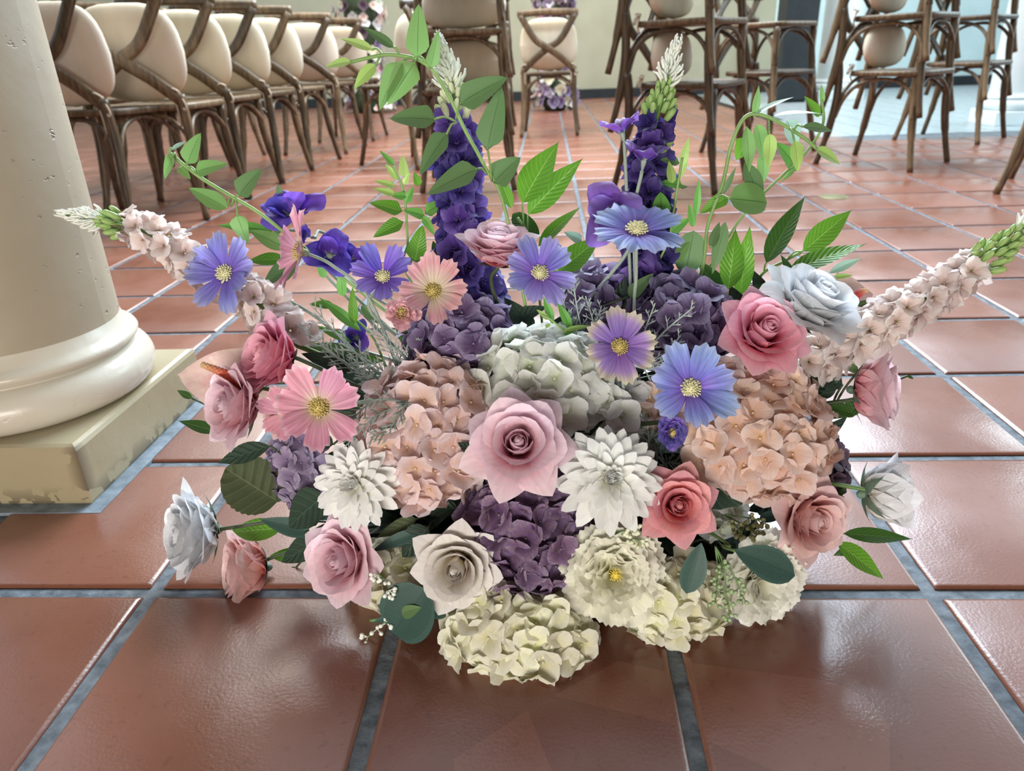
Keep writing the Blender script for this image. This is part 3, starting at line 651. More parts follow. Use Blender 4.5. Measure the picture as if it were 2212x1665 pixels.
def vine(label, pts, mat, leaves, r=.0022, stemm=None, cat='leafy vine', name='leafy_vine', group='trailing leafy vines', core=True):
    """leaves: (attach px,py,Y), (base px,py,Y), (tip px,py,Y), ratio, kind, opts"""
    W_ = [P(*q) for q in pts]; t = thing(name, label, cat, Matrix.Translation(W_[0]), group); mb = MB()
    if core: W_ = [W_[0].lerp(CORE+Vector((0, .02, 0)), .7)] + W_
    mb.tube(spline(W_, 8), r, 6); mb.wobj('stem', stemm or LIGHT_STEM, t)
    for l in leaves:
        at, b, tp, ratio, kind = l[:5]; o = l[5] if len(l) > 5 else {}; mt = o.pop('mat', mat) if o else mat
        if at:
            A, B = P(*at), P(*b); mb = MB(); mid = A.lerp(B, .5)+UP*.004; mb.tube(spline([A, mid, B], 4), [r*.6]*9, 5); mb.wobj('petiole', stemm or LIGHT_STEM, t)
        leaf(t, b, tp, ratio, kind, mt, **o)
    return t
# ---------------------------------------------------------------- flower materials
PALE = petal_mat('pale_pink_petal', [(0, '#f8a6b0'), (.5, '#fac8d2'), (1, '#fbe4ee')], .38, .10, 18); HOT = petal_mat('hot_pink_petal', [(0, '#f87c9e'), (.6, '#fba6bd'), (1, '#fcc8d8')], .38, .10, 18)
CORAL = petal_mat('coral_petal', [(0, '#f06c76'), (.6, '#f59ca2'), (1, '#f8bcc2')], .38, .10, 18); PEACH = petal_mat('peach_pink_petal', [(0, '#f9aaa2'), (.55, '#fac8c4'), (1, '#fbdedd')], .38, .10, 18)
WHITE = petal_mat('white_petal', [(0, '#e3e0d4'), (.4, '#eceef0'), (1, '#f2f5fa')], .28, .10); IVORY = petal_mat('ivory_petal', [(0, '#e8cfa2'), (.5, '#eee2cc'), (1, '#f0ecea')], .28, .10)
LAV = petal_mat('lavender_cosmos_petal', [(0, '#6b3fae'), (.3, '#8d74dc'), (.75, '#a09ff0'), (1, '#bcc0f4')], .3, .35, 14); BLU = petal_mat('blue_cosmos_petal', [(0, '#7546b8'), (.35, '#8c84ea'), (.75, '#9db2f6'), (1, '#bccdf8')], .3, .35, 14)
VIO = petal_mat('violet_cosmos_petal', [(0, '#5f3ba6'), (.4, '#7a60d6'), (1, '#9a92ec')], .3, .35, 14)
PNK = petal_mat('pink_cosmos_petal', [(0, '#e6dfa4'), (.2, '#e9ccb8'), (.42, '#f0b0c2'), (.85, '#eca4ba'), (1, '#f4c8d6')], .3, .3, 14); PCR = petal_mat('cream_pink_cosmos_petal', [(0, '#d8cf8a'), (.35, '#ecd2c2'), (.75, '#f0b0bc'), (1, '#f2c6cc')], .3, .25, 14)
MIXP = petal_mat('purple_cream_cosmos_petal', [(0, '#7f4fae'), (.4, '#a07cd0'), (.68, '#bc9cdc'), (.88, '#e0d2c8'), (1, '#ebe4c4')], .3, .3, 14)
YC = plain('cream_stamens', '#d9d6a0', .7, '#f0eecb', 60); YG = plain('golden_stamens', '#b7a45a', .7, '#e0cf8a', 60); YP = plain('yellow_pistil', '#d8bc3c', .6, '#ecd968', 50); ANTH = plain('dark_anthers', '#4a2c44', .6, '#6a4a5a', 60)
SEPAL = plain('sepal_green', '#5c7560', .6, '#7c9484', 25)
HW = petal_mat('greenish_white_hydrangea', [(0, '#c6cf96'), (.2, '#e6ead8'), (.7, '#f6f8f2'), (1, '#fafcfa')], .42, .12); HP = petal_mat('blush_hydrangea', [(0, '#d8b866'), (.12, '#f2cdbe'), (.6, '#fadfd8'), (1, '#fbebf0')], .4, .14)
HPE = petal_mat('peach_hydrangea', [(0, '#d8ac5e'), (.12, '#f4ccb2'), (.6, '#faddce'), (1, '#fbe9e4')], .4, .14); HD = petal_mat('dusky_purple_hydrangea', [(0, '#8a7a6a'), (.15, '#6a4c64'), (.6, '#8a6c82'), (1, '#a892a8')], .25, .3, 20, blotch='#6a5290')
HV = petal_mat('violet_grey_hydrangea', [(0, '#5f4a74'), (.5, '#846f98'), (1, '#b4a9cc')], .35, .3, 20); HL = petal_mat('lilac_hydrangea', [(0, '#8c7a9c'), (.5, '#a996b8'), (1, '#c0b3cc')], .3, .25, 20)
HDK = petal_mat('plum_hydrangea', [(0, '#3c2a3a'), (.5, '#553f52'), (1, '#77606e')], .25, .3, 20); HC = petal_mat('cream_hydrangea', [(0, '#dedba0'), (.3, '#f0edca'), (1, '#f8f7e8')], .34, .10)
DH = petal_mat('white_dahlia', [(0, '#e6e08c'), (.25, '#f6f4d4'), (.6, '#fafaf2'), (1, '#fafcfc')], .3, .10); CR = petal_mat('cream_carnation', [(0, '#e2d878'), (.3, '#f4f1cc'), (1, '#faf9ea')], .34, .10); CRW = petal_mat('pale_carnation', [(0, '#dedca0'), (.3, '#f4f2da'), (1, '#fafaf0')], .34, .10)
DP = petal_mat('deep_purple_floret', [(0, '#6a5a8a'), (.2, '#48348c'), (.6, '#5a469c'), (1, '#7a6cc0')], .28, .3, 18, var=.22); DPK = petal_mat('dark_purple_floret', [(0, '#504070'), (.2, '#3a2878'), (.6, '#4c3a80'), (1, '#64529c')], .28, .3, 18, var=.22)
ST = petal_mat('blush_white_floret', [(0, '#c8bb7c'), (.15, '#ecd4cc'), (.6, '#f6e8e4'), (1, '#faf4f2')], .4, .15); SPP = petal_mat('sweet_pea_purple', [(0, '#7a62c4'), (.4, '#6644bc'), (1, '#7e66de')], .3, .25, 10); SPV = petal_mat('sweet_pea_violet', [(0, '#7c6ac0'), (.4, '#7448a8'), (1, '#9a7ad0')], .3, .25, 10)
BG = plain('green_bud', '#86a85a', .5, '#aac880', 40); BW = plain('white_green_bud', '#d3dcb0', .5, '#e8ecd2', 40); TW = plain('white_filament', '#e9efe2', .5, '#f2f6ee', 40)
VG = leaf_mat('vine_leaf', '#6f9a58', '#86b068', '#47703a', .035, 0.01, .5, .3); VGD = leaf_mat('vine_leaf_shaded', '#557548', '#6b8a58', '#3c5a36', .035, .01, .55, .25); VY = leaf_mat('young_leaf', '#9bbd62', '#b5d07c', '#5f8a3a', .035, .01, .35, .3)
FI = leaf_mat('ficus_leaf', '#4c8420', '#6aa232', '#9cc468', .03, 11, .34, .28); FD = leaf_mat('dark_ficus_leaf', '#27481c', '#3b6228', '#5d8440', .03, 11, .34, .15); VL = leaf_mat('sprig_leaf', '#5d9a44', '#7ab858', '#3c6e2c', .05, .01, .4, .3)
RL = leaf_mat('rose_leaf', '#1f3026', '#2c4232', '#44604a', .025, 6, .6, .06); RO = leaf_mat('olive_rose_leaf', '#39442a', '#4a5536', '#66704c', .025, 6, .7, .06); EU = leaf_mat('eucalyptus_leaf', '#35514a', '#4a6a60', '#2c463e', .03, .01, .55, .1, dark_net='#22382f'); BL = leaf_mat('pale_blue_leaf', '#9ec4b2', '#b4d8c8', '#6f9a80', .04, .01, .3, .3)
FG = plain('silver_foliage', '#a3b2ab', .7, '#bccac2', 60); FGD = plain('dark_silver_foliage', '#76867c', .7, '#92a096', 60)
# ---------------------------------------------------------------- base of the arrangement
t = thing('floral_base', 'dark foliage-covered base under the whole flower arrangement', 'flower base', Matrix.Translation((0, .86, 0)))
mb = MB()
for (a, b) in (((-.24, -.10, 0), (.24, .13, .06)), ((-.20, -.08, .06), (.20, .11, .15))): mb.box(a, b, .012)
mb.obj('foam_block', plain('dark_foam', '#141d16', .9, '#1c281e', 30, .6), t, False)
for i in range(150):
    a = RN.uniform(-PI, PI); e = RN.uniform(0, 1.35); rr = .85+RN.uniform(-.1, .15); c = Vector((.31*rr*math.cos(a)*math.cos(e), .145*rr*math.sin(a)*math.cos(e)-.0, .03+.20*rr*math.sin(e)))+Vector((0, .86, 0))
    d = Vector((math.cos(a)*math.cos(e)+RN.uniform(-.7, .7), math.sin(a)*math.cos(e)*.9-.1+RN.uniform(-.4, .4), math.sin(e)*.5+RN.uniform(-.35, .5))).normalized(); tp = c+d*RN.uniform(.06, .10); tp.z = max(tp.z, .012); c.z = max(c.z, .01)
    leaf(t, c, tp, .55, 'ovate', RL, RN.uniform(-50, 50), .2, .25, 0, .06, seed=i % 3)
# ---------------------------------------------------------------- hydrangeas (back to front)
hydrangea(1000, 745, .86, 118, 92, 90, (-.1, .55, .8), HV, 'dusky violet hydrangea head behind the blush one, under the small pink bud', 46, 40, 0, 1)
hydrangea(1470, 705, .86, 108, 98, 90, (.1, .5, .8), HV, 'large grey-violet hydrangea head left of the hot pink rose', 52, 40, 0, 2)
hydrangea(1175, 818, .80, 138, 105, 95, (.05, .6, .8), HW, 'greenish white hydrangea head at the top centre', 50, 46, 0, 3)
hydrangea(1315, 890, .80, 92, 66, 66, (.1, .5, .8), HW, 'greyish cream hydrangea cluster between pale pink rose and purple-cream cosmos', 26, 40, 0, 4)
hydrangea(925, 930, .76, 142, 158, 100, (-.15, .35, .9), HP, 'tall blush pink hydrangea head left of the centre', 78, 42, 0, 5)
hydrangea(1630, 925, .76, 158, 145, 110, (.2, .35, .9), HPE, 'big peach hydrangea head on the right under the hot pink rose', 84, 42, 0, 6)
hydrangea(645, 1005, .80, 62, 76, 50, (-.5, .1, .8), HL, 'small lilac hydrangea head left of the left white dahlia', 24, 34, 0, 7)
hydrangea(1752, 1010, .80, 66, 92, 60, (.6, .1, .7), HDK, 'dark plum hydrangea head at the right behind the peach one', 28, 38, 0, 8)
hydrangea(1145, 1160, .69, 138, 140, 100, (.05, .1, 1), HD, 'dusky purple hydrangea head in the middle between the two dahlias', 74, 44, 0, 9)
hydrangea(865, 1240, .71, 100, 80, 70, (-.3, 0, .9), HC, 'cream hydrangea head behind the pink rose at the lower left', 34, 42, 0, 10)
hydrangea(1125, 1372, .625, 158, 110, 92, (.0, -.05, 1), HC, 'large cream hydrangea head lowest in front, nearly on the floor', 76, 42, 0, 11)
hydrangea(1455, 1295, .665, 112, 86, 76, (.1, 0, 1), HC, 'cream hydrangea head between the two frilled carnations', 48, 40, 0, 12)
hydrangea(1425, 880, .80, 50, 40, 40, (.1, .5, .8), HPE, 'few blush florets left of the blue cosmos', 10, 38, 0, 13)
hydrangea(1550, 1100, .74, 46, 52, 36, (.1, .2, .9), HW, 'small greenish white cluster right of the coral rose', 12, 36, 0, 14)
hydrangea(1290, 650, .90, 70, 60, 50, (.1, .4, .8), HV, 'dim violet-grey florets behind the small lavender cosmos', 16, 40, 0, 15)
# ---------------------------------------------------------------- carnations, dahlias
frilly(1325, 1238, .64, 122, (.05, .15, 1), CR, 'big cream frilled carnation with yellow centre, right of the purple hydrangea', .4)
frilly(1650, 1255, .68, 112, (.25, -.1, 1), CRW, 'pale frilled carnation at the lower right under the blue-green leaf', 1.2, heart=False)
dahlia(772, 1045, .69, 96, (-.22, .15, 1), DH, 'white dahlia on the left beside the blush hydrangea', .1)
dahlia(1315, 1035, .66, 114, (.08, .25, 1), DH, 'larger white dahlia right of the pale pink centre rose', .5)
# ---------------------------------------------------------------- spikes
spike([(1035, 690, .92), (1005, 540, .92), (990, 400, .93), (985, 235, .93), (950, 88, .93)], DP, 'tall deep purple flower spike with white tip behind the pale rose', 56, 56, 84, 0, .74, 26, 60, BW, TW, 'purple flower spikes', seed=1)
spike([(1400, 640, .92), (1398, 480, .92), (1405, 330, .93), (1425, 235, .93), (1462, 92, .93)], DPK, 'second purple flower spike with green buds, right of the centre', 50, 54, 74, 0, .72, 30, 60, BG, TW, 'purple flower spikes', seed=5, budm2=BG)
spike([(640, 745, .84), (560, 655, .83), (430, 575, .82), (300, 495, .81), (134, 462, .80)], ST, 'blush white flower spike reaching left in front of the column', 56, 46, 70, 0, .78, 22, 60, BG, TW, 'blush white flower spikes', name='stock_spike', seed=3)
spike([(1725, 795, .84), (1850, 725, .83), (1990, 650, .82), (2110, 575, .81), (2235, 475, .80), (2290, 425, .80)], ST, 'blush white flower spike reaching to the right edge of the view', 62, 50, 80, 0, .69, 34, 50, BG, TW, 'blush white flower spikes', name='stock_spike', seed=4)
# ---------------------------------------------------------------- roses
rose(1078, 520, .86, 84, (.05, .80, .55), PALE, 'pale pink rose seen from its side, in front of the tall purple spike', 0, .75, end=(.02, .9, .1))
rose(1768, 640, .82, 108, (.35, .62, .65), WHITE, 'big white rose behind the hot pink rose on the right', .5, .95)
rose(1655, 712, .78, 94, (.12, .38, .92), HOT, 'hot pink rose facing forward beside the big white rose', .2, .9)
rose(1905, 845, .80, 92, (.78, -.05, .45), PALE, 'pale pink rose turned away to the right, beside the right blush spike', 1, .62, via=[P(1830, 865, .80)])
rose(1120, 955, .655, 108, (-.02, .28, 1), PALE, 'largest pale pink rose with pointed outer petals, in the centre', .3, 1.05)
rose(1466, 1092, .655, 80, (.0, .08, 1), CORAL, 'coral rose right of the larger dahlia', .8, .95)
rose(1760, 1125, .71, 90, (.35, -.12, .9), PEACH, 'peach pink rose at the lower right beside the white bud rose', 1.6, .85)
rose(1922, 1065, .74, 90, (.93, .05, .10), WHITE, 'small white rose turned right, farthest right one', 0, .45, via=[P(1830, 1050, .75)], stemmat=GREEN_STEM)
rose(403, 1152, .745, 100, (-.72, .0, .62), WHITE, 'white rose farthest left, over the floor', .3, .72, via=[P(560, 1130, .76)])
rose(518, 1232, .73, 90, (-.85, .0, .50), PEACH, 'small peach rose seen from its side under the left white rose', .9, .55, via=[P(600, 1200, .75)])
rose(733, 1210, .665, 96, (-.42, .05, .88), PALE, 'pale pink rose at the lower left with upright outer petals', 2.2, .85)
rose(985, 1230, .635, 92, (-.1, -.10, 1), IVORY, 'ivory rose left of the purple hydrangea', 1.1, .80)
rose(573, 768, .76, 90, (-.68, .25, .68), HOT, 'hot pink rose at the left above the glossy blush spathe', .4, .65, via=[P(680, 790, .78)])
rose(495, 875, .735, 90, (-.62, .05, .78), PALE, 'pale pink rose at the left in front of the glossy spathe', 2.5, .75, via=[P(600, 880, .76)])
rose(598, 905, .80, 46, (-.5, -.2, .6), PEACH, 'pink rose bud half hidden behind the left pink cosmos pair', .4, .6)
# ---------------------------------------------------------------- cosmos
cosmos(490, 592, .80, 90, (-.22, .15, 1), LAV, 'lavender cosmos farthest left over the blush spike', .2, 8, 14, via=[P(560, 622, .84), P(690, 690, .86)], end=P(860, 850, .85), seed=1)
cosmos(655, 545, .82, 96, (-.86, .10, .42), PNK, 'pink cosmos seen edge-on beside the purple sweet peas', .1, 8, 18, via=[P(720, 575, .84), P(800, 650, .85)], end=P(880, 850, .85), seed=2, hw=.30, center=YG)
cosmos(828, 600, .86, 76, (.05, .35, .9), VIO, 'violet cosmos between the sweet peas and the pink cosmos', .3, 7, 22, seed=3, via=[P(825, 700, .87)])
cosmos(935, 630, .82, 80, (.12, .28, 1), PCR, 'cream and pink cosmos left of the tall purple spike', .1, 8, 16, seed=4, center=YG, via=[P(930, 740, .85)])
cosmos(1165, 592, .80, 84, (.22, .28, 1), LAV, 'lavender cosmos just below the side-facing pale rose', .5, 8, 12, seed=5, via=[P(1215, 660, .84)], end=P(1270, 850, .85))
cosmos(1375, 502, .82, 106, (0, .72, .69), BLU, 'large pale blue cosmos highest of all, before the second purple spike', .35, 8, 4, seed=6, via=[P(1374, 600, .83), P(1370, 660, .83)], end=P(1370, 860, .83), hw=.30)
cosmos(1338, 750, .74, 84, (.0, .22, 1), MIXP, 'purple cosmos with cream petal tips, in the middle right', .2, 8, 8, seed=7, center=YG, via=[P(1345, 820, .78)], end=P(1350, 900, .80))
cosmos(1490, 840, .72, 102, (.02, .20, 1), BLU, 'pale blue cosmos in front of the peach hydrangea', .25, 7, 18, seed=8, via=[P(1440, 920, .76)], end=P(1380, 960, .80), hw=.30)
cosmos(690, 880, .69, 100, (.14, .1, 1), PNK, 'pink cosmos in front, above the left white dahlia', .3, 7, 20, seed=9, hw=.275, center=YG, via=[P(740, 875, .74), P(880, 858, .78)], end=P(960, 900, .82))
cosmos(627, 890, .73, 68, (-.3, -.1, 1), PNK, 'second pink cosmos half hidden behind the front one', 1.1, 7, 20, seed=10, center=YG)
t = frilly(868, 676, .80, 42, (.0, .35, .95), PCR, 'small double pink blossom under the cream and pink cosmos', 0, 'small double blossoms', 22, 'double_blossom', 'blossom', heart=False); part('stamens', COS[('st', 'golden_stamens')], t, Matrix.Translation((0, 0, -.1)) @ Matrix.Scale(2.6, 4))
t = frilly(1453, 935, .70, 36, (.1, -.15, 1), DP, 'small purple double blossom under the pale blue cosmos', 0, 'small double blossoms', 24, 'double_blossom', 'blossom', heart=False, ys=1.2); part('stamens', COS[('st', 'golden_stamens')], t, Matrix.Translation((0, 0, -.05)) @ Matrix.Scale(1.7, 4))
frilly(717, 823, .74, 24, (-.5, .5, .7), PNK, 'tiny closed pink bud above the front pink cosmos', 0, 'small double blossoms', 18, 'double_blossom', 'blossom', heart=False)
# ---------------------------------------------------------------- sweet peas
def pea(px, py, Y, rpx, axis, mat, label, roll=0, n=5, wide=.85, ys=1, via=None, end=None, open_=1, seed=0):
    p = P(px, py, Y); t = thing('sweet_pea', label, 'sweet pea', frame(p, SD(*axis), roll, m_of(rpx, p), 1, ys), 'purple sweet peas')
    for i in range(n):
        o = i < 3; X = petal(11, 9, (1.05 if o else .72), (wide if o else wide*.6), .5 if o else .35, (50, 42+26*open_*o, 70+50*open_*o-20*(not o)), .03, 0, .10, .2, .35, .10, i*5+seed, wp=1.5)
        part('petal', pm(X, mat), t, Matrix.Translation((0, 0, -.35)) @ rotz(i*2*PI/3+(.6 if not o else 0)))
    k = 'cc2'
    if k not in COS:
        mb = MB(); mb.tube([(0, 0, .05), (0, 0, -.15), (0, 0, -.45)], [.13, .10, .035], 8)
        for i in range(5): q = i*2*PI/5; mb.tube([(.10*math.cos(q), .10*math.sin(q), .0), (.22*math.cos(q), .22*math.sin(q), .16)], [.04, .008], 4)
        COS[k] = mb.me('calyx', GREY_STEM)
    part('calyx', COS[k], t, Matrix.Translation((0, 0, -.32))); stem(t, MW[t.name] @ Vector((0, 0, -.75)), SD(*axis), GREY_STEM, .0022, via, end); return t
pea(622, 445, .88, 84, (-.05, .55, .8), SPP, 'wide ruffled purple sweet pea on the left above the edge-on pink cosmos', .3, 5, .95, .75, seed=2)
pea(712, 545, .88, 62, (.2, .2, .95), SPP, 'purple sweet pea behind the edge-on pink cosmos', 1.2, 5, .8, 1, seed=11)
pea(760, 552, .89, 42, (.3, .3, .9), SPP, 'small purple sweet pea beside the violet cosmos', 2.2, 5, .8, 1, seed=21)
pea(655, 505, .90, 28, (-.6, .2, .6), SPP, 'tiny purple sweet pea bud left of the edge-on cosmos', 2, 4, .6, 1, seed=31)
pea(1340, 268, .89, 54, (-.25, .92, .25), SPV, 'trumpet shaped purple sweet pea, topmost left of the second spike', .9, 4, .42, 1, via=[P(1352, 380, .89)], end=P(1362, 620, .88), open_=.2, seed=3)
pea(1395, 325, .88, 58, (.1, .85, .45), SPV, 'violet sweet pea against the second purple spike', .2, 5, .6, 1, end=P(1372, 620, .88), open_=.4, seed=41)
pea(1312, 455, .88, 84, (-.6, .1, .7), SPV, 'big violet sweet pea left behind the highest blue cosmos', 2.1, 5, .9, 1, seed=51, via=[P(1345, 560, .88)])
pea(1385, 592, .89, 52, (-.1, -.1, 1), SPV, 'violet sweet pea below the highest blue cosmos', 1.3, 5, .8, 1, seed=61)
pea(765, 725, .88, 44, (-.2, .3, .9), SPP, 'purple sweet pea low among the silver foliage', 1.3, 5, .7, 1, seed=71)
# ---------------------------------------------------------------- glossy spathes
def spathe_mat():
    m, nt, out = nodes('pearl_spathe'); L = nt.links.new; tc = N(nt, 'TexCoord'); n1 = N(nt, 'TexNoise', i_Scale=3.0, i_Detail=3.0); L(tc.outputs['Object'], n1.inputs['Vector'])
    r = ramp(nt, [(.35, lin('#efd9c8')), (.5, lin('#eecfca')), (.68, lin('#e8a9a6'))]); L(n1.outputs[0], r.inputs[0]); b = N(nt, 'BsdfPrincipled', i_Roughness=.18); L(r.outputs[0], b.inputs['Base Color'])
    bp = N(nt, 'Bump', i_Strength=.6, i_Distance=.006); L(n1.outputs[0], bp.inputs['Height']); L(bp.outputs[0], b.inputs['Normal']); L(b.outputs[0], out.inputs[0]); return m
PS = spathe_mat(); SPX = petal_mat('spadix_red', [(0, '#b82f30'), (.62, '#c4484a'), (.85, '#d08a6c'), (1, '#dcb890')], .05, .2, 40)
def anthurium(b, tip, sb, stip, rpx, label, ratio=1.12, roll=0):
    p = P(*b); t = thing('anthurium', label, 'anthurium', Matrix.Translation(p)); leaf(t, b, tip, ratio, 'heart', PS, roll, .22, .25, .12, 0, name='spathe', nv=16)
    A, B = P(*sb), P(*stip); k = m_of(rpx, A); mb = MB(); W_ = spline([A, A.lerp(B, .5)+UP*.004, B], 6); n_ = len(W_); mb.tube(W_, [k*(1-.55*(i/(n_-1))**1.5) for i in range(n_)], 10)
    for i in range(170):
        f = (i+.5)/170; j = min(n_-2, int(f*(n_-1))); c = W_[j].lerp(W_[j+1], f*(n_-1)-j); T = (B-A).normalized(); e1 = T.cross(Vector((0, 0, 1))).normalized(); e2 = T.cross(e1); a = i*2.39996
        mb.ball(c+(e1*math.cos(a)+e2*math.sin(a))*k*(1-.55*f**1.5), k*.16, T, 4, 2)
    V_ = mb.V; vv = [(.5, max(0, min(1, (Vector(v)-A).dot(B-A)/(B-A).length_squared))) for v in V_]; wpart('spadix', V_, mb.F, SPX, t, vv)
    stem(t, p, (p-CORE).normalized(), GREEN_STEM, .003, L=-.03); return t
anthurium((560, 838, .80), (384, 800, .78), (552, 850, .755), (434, 786, .745), 12, 'glossy blush anthurium with red spadix between the two left roses', 1.05)
anthurium((1852, 668, .88), (1818, 585, .90), (1838, 655, .86), (1874, 626, .85), 9, 'small blush anthurium mostly hidden behind the big white rose', .9)
# ---------------------------------------------------------------- foliage
Yv = .92
vine('long leafy vine arching left over the tall purple spike', [(1093, 460, .88), (1050, 365, .87), (1005, 282, .87), (975, 218, .87), (940, 158, .87), (905, 130, .87), (865, 120, .87), (825, 119, .87), (757, 134, .87)], VG, [
 ((925, 145, .87), (902, 122, .865), (903, 5, .88), .50, 'heart', {}), ((932, 150, .87), (930, 146, .86), (948, 68, .86), .42, 'heart', {'roll': 30}),
 ((905, 130, .87), (864, 136, .86), (815, 234, .85), .55, 'heart', {'roll': 10}), ((905, 132, .87), (894, 138, .86), (836, 224, .85), .66, 'heart', {'roll': -15}),
 ((863, 119, .87), (850, 103, .87), (785, 55, .87), .36, 'ovate', {'mat': VGD}), ((826, 119, .87), (803, 107, .87), (736, 79, .87), .38, 'ovate', {'mat': VY}), (None, (757, 134, .87), (700, 141, .87), .48, 'ovate', {'mat': VY}), ((830, 120, .87), (812, 140, .87), (762, 189, .86), .55, 'ovate', {'mat': VY}),
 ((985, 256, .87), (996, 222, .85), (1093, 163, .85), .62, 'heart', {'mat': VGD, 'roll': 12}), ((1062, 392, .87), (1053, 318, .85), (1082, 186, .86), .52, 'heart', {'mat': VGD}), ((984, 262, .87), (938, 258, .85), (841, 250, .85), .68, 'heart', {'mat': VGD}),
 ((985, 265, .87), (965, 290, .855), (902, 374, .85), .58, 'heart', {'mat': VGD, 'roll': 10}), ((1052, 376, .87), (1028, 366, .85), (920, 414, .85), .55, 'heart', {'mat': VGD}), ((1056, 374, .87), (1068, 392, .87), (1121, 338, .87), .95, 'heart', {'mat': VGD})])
vine('leafy vine curving up left above the lavender cosmos', [(700, 568, .88), (640, 522, .86), (560, 460, .85), (500, 424, .85), (440, 388, .84), (397, 356, .84), (366, 330, .84)], VG, [
 ((402, 360, .84), (406, 352, .835), (429, 286, .84), .72, 'heart', {}), ((402, 366, .84), (424, 371, .835), (489, 350, .84), .66, 'heart', {}), ((380, 340, .84), (374, 336, .835), (351, 386, .835), .55, 'heart', {}), ((366, 330, .84), (370, 324, .84), (401, 303, .85), .32, 'lance', {'mat': BL}), ((410, 366, .84), (388, 362, .84), (410, 385, .83), .6, 'heart', {}),
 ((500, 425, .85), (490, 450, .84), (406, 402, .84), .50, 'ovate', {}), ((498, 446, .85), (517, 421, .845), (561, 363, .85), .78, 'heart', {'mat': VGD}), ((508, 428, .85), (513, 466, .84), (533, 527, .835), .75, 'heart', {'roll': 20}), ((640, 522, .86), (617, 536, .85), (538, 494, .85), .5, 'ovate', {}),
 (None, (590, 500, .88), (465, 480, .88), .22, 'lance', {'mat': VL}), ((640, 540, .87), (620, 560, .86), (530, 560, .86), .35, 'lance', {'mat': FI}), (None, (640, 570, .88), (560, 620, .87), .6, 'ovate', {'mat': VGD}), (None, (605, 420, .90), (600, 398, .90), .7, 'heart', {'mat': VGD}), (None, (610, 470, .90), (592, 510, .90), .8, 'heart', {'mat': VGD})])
def L2(b, t_, r, k='heart', **o): return (None, b, t_, r, k, o)
vine('small-leaved green sprig left of the tall purple spike', [(890, 610, .93), (881, 520, .92), (876, 440, .92), (868, 400, .92), (848, 358, .92)], VL, [
 L2((850, 356, .92), (821, 324, .92), .36), L2((858, 386, .92), (833, 354, .92), .5, mat=VY), L2((873, 381, .91), (869, 333, .92), .5, mat=VY), L2((852, 402, .91), (809, 388, .91), .42, mat=VY), L2((852, 420, .91), (807, 405, .91), .42, mat=VY), L2((874, 398, .91), (884, 372, .91), .6, mat=VY), L2((876, 425, .91), (843, 420, .91), .7, mat=VL), L2((878, 437, .91), (892, 404, .91), .62),
 L2((866, 455, .91), (800, 435, .90), .58, mat=FI), L2((868, 480, .91), (805, 509, .90), .58, mat=FI), L2((915, 466, .92), (873, 452, .91), .66), L2((897, 562, .90), (911, 486, .91), .64, mat=FI), L2((914, 468, .91), (940, 508, .91), .45), L2((920, 460, .93), (965, 432, .93), .66), L2((935, 520, .93), (958, 590, .92), .3, 'lance', mat=FD), L2((880, 570, .93), (930, 560, .93), .7, mat=VGD), L2((905, 400, .93), (895, 372, .93), .7, mat=FI)], .0016, group='small leafy sprigs')
vine('bright broad-leaved green branch right of the pale rose', [(1165, 640, .93), (1145, 520, .92), (1118, 470, .92)], FI, [
 ((1132, 500, .92), (1128, 438, .90), (1201, 304, .91), .58, 'ficus', {'roll': -8}), ((1140, 500, .92), (1140, 462, .92), (1254, 341, .92), .40, 'ficus', {'roll': 10}), ((1150, 560, .92), (1163, 532, .90), (1248, 442, .91), .34, 'ficus', {'roll': -20}), ((1165, 600, .92), (1208, 585, .88), (1296, 510, .89), .55, 'ficus', {}),
 L2((1105, 450, .93), (1078, 372, .93), .36, 'ficus', mat=FI), L2((1160, 520, .93), (1110, 460, .93), .6, 'round', mat=FD), L2((1200, 600, .93), (1265, 560, .93), .7, 'ficus'), L2((1255, 520, .93), (1220, 500, .93), .7, 'heart', mat=BL)], .002, group='broad-leaved branches')
vine('dark and bright broad-leaved branch right behind the big white rose', [(1600, 700, .93), (1640, 600, .92), (1690, 566, .91), (1730, 545, .91)], FI, [
 L2((1573, 625, .90), (1592, 494, .92), .46, 'ficus'), L2((1598, 640, .91), (1619, 490, .92), .34, 'ficus', roll=-20), ((1650, 590, .92), (1655, 568, .90), (1734, 420, .92), .36, 'ficus', {'roll': -25, 'mat': FD}), ((1700, 560, .91), (1734, 543, .90), (1843, 451, .92), .42, 'ficus', {'roll': 10}), ((1690, 566, .91), (1703, 590, .88), (1868, 515, .90), .34, 'ficus', {'roll': -25}),
 L2((1560, 660, .91), (1515, 560, .92), .6, 'ficus', mat=FD), L2((1655, 660, .90), (1628, 580, .91), .5, 'ficus', mat=RL), L2((1720, 640, .90), (1625, 612, .90), .45, 'ficus', mat=FD), L2((1600, 690, .89), (1580, 615, .9), .7, 'ficus', mat=RL), L2((1490, 640, .92), (1420, 610, .92), .5, 'ficus', mat=FD), L2((1710, 600, .89), (1690, 550, .89), .4, 'ficus', mat=FD),
 L2((1790, 590, .90), (1862, 555, .90), .28, 'lance', mat=BL), L2((1795, 600, .90), (1845, 592, .90), .26, 'lance', mat=VY)], .002, group='broad-leaved branches')
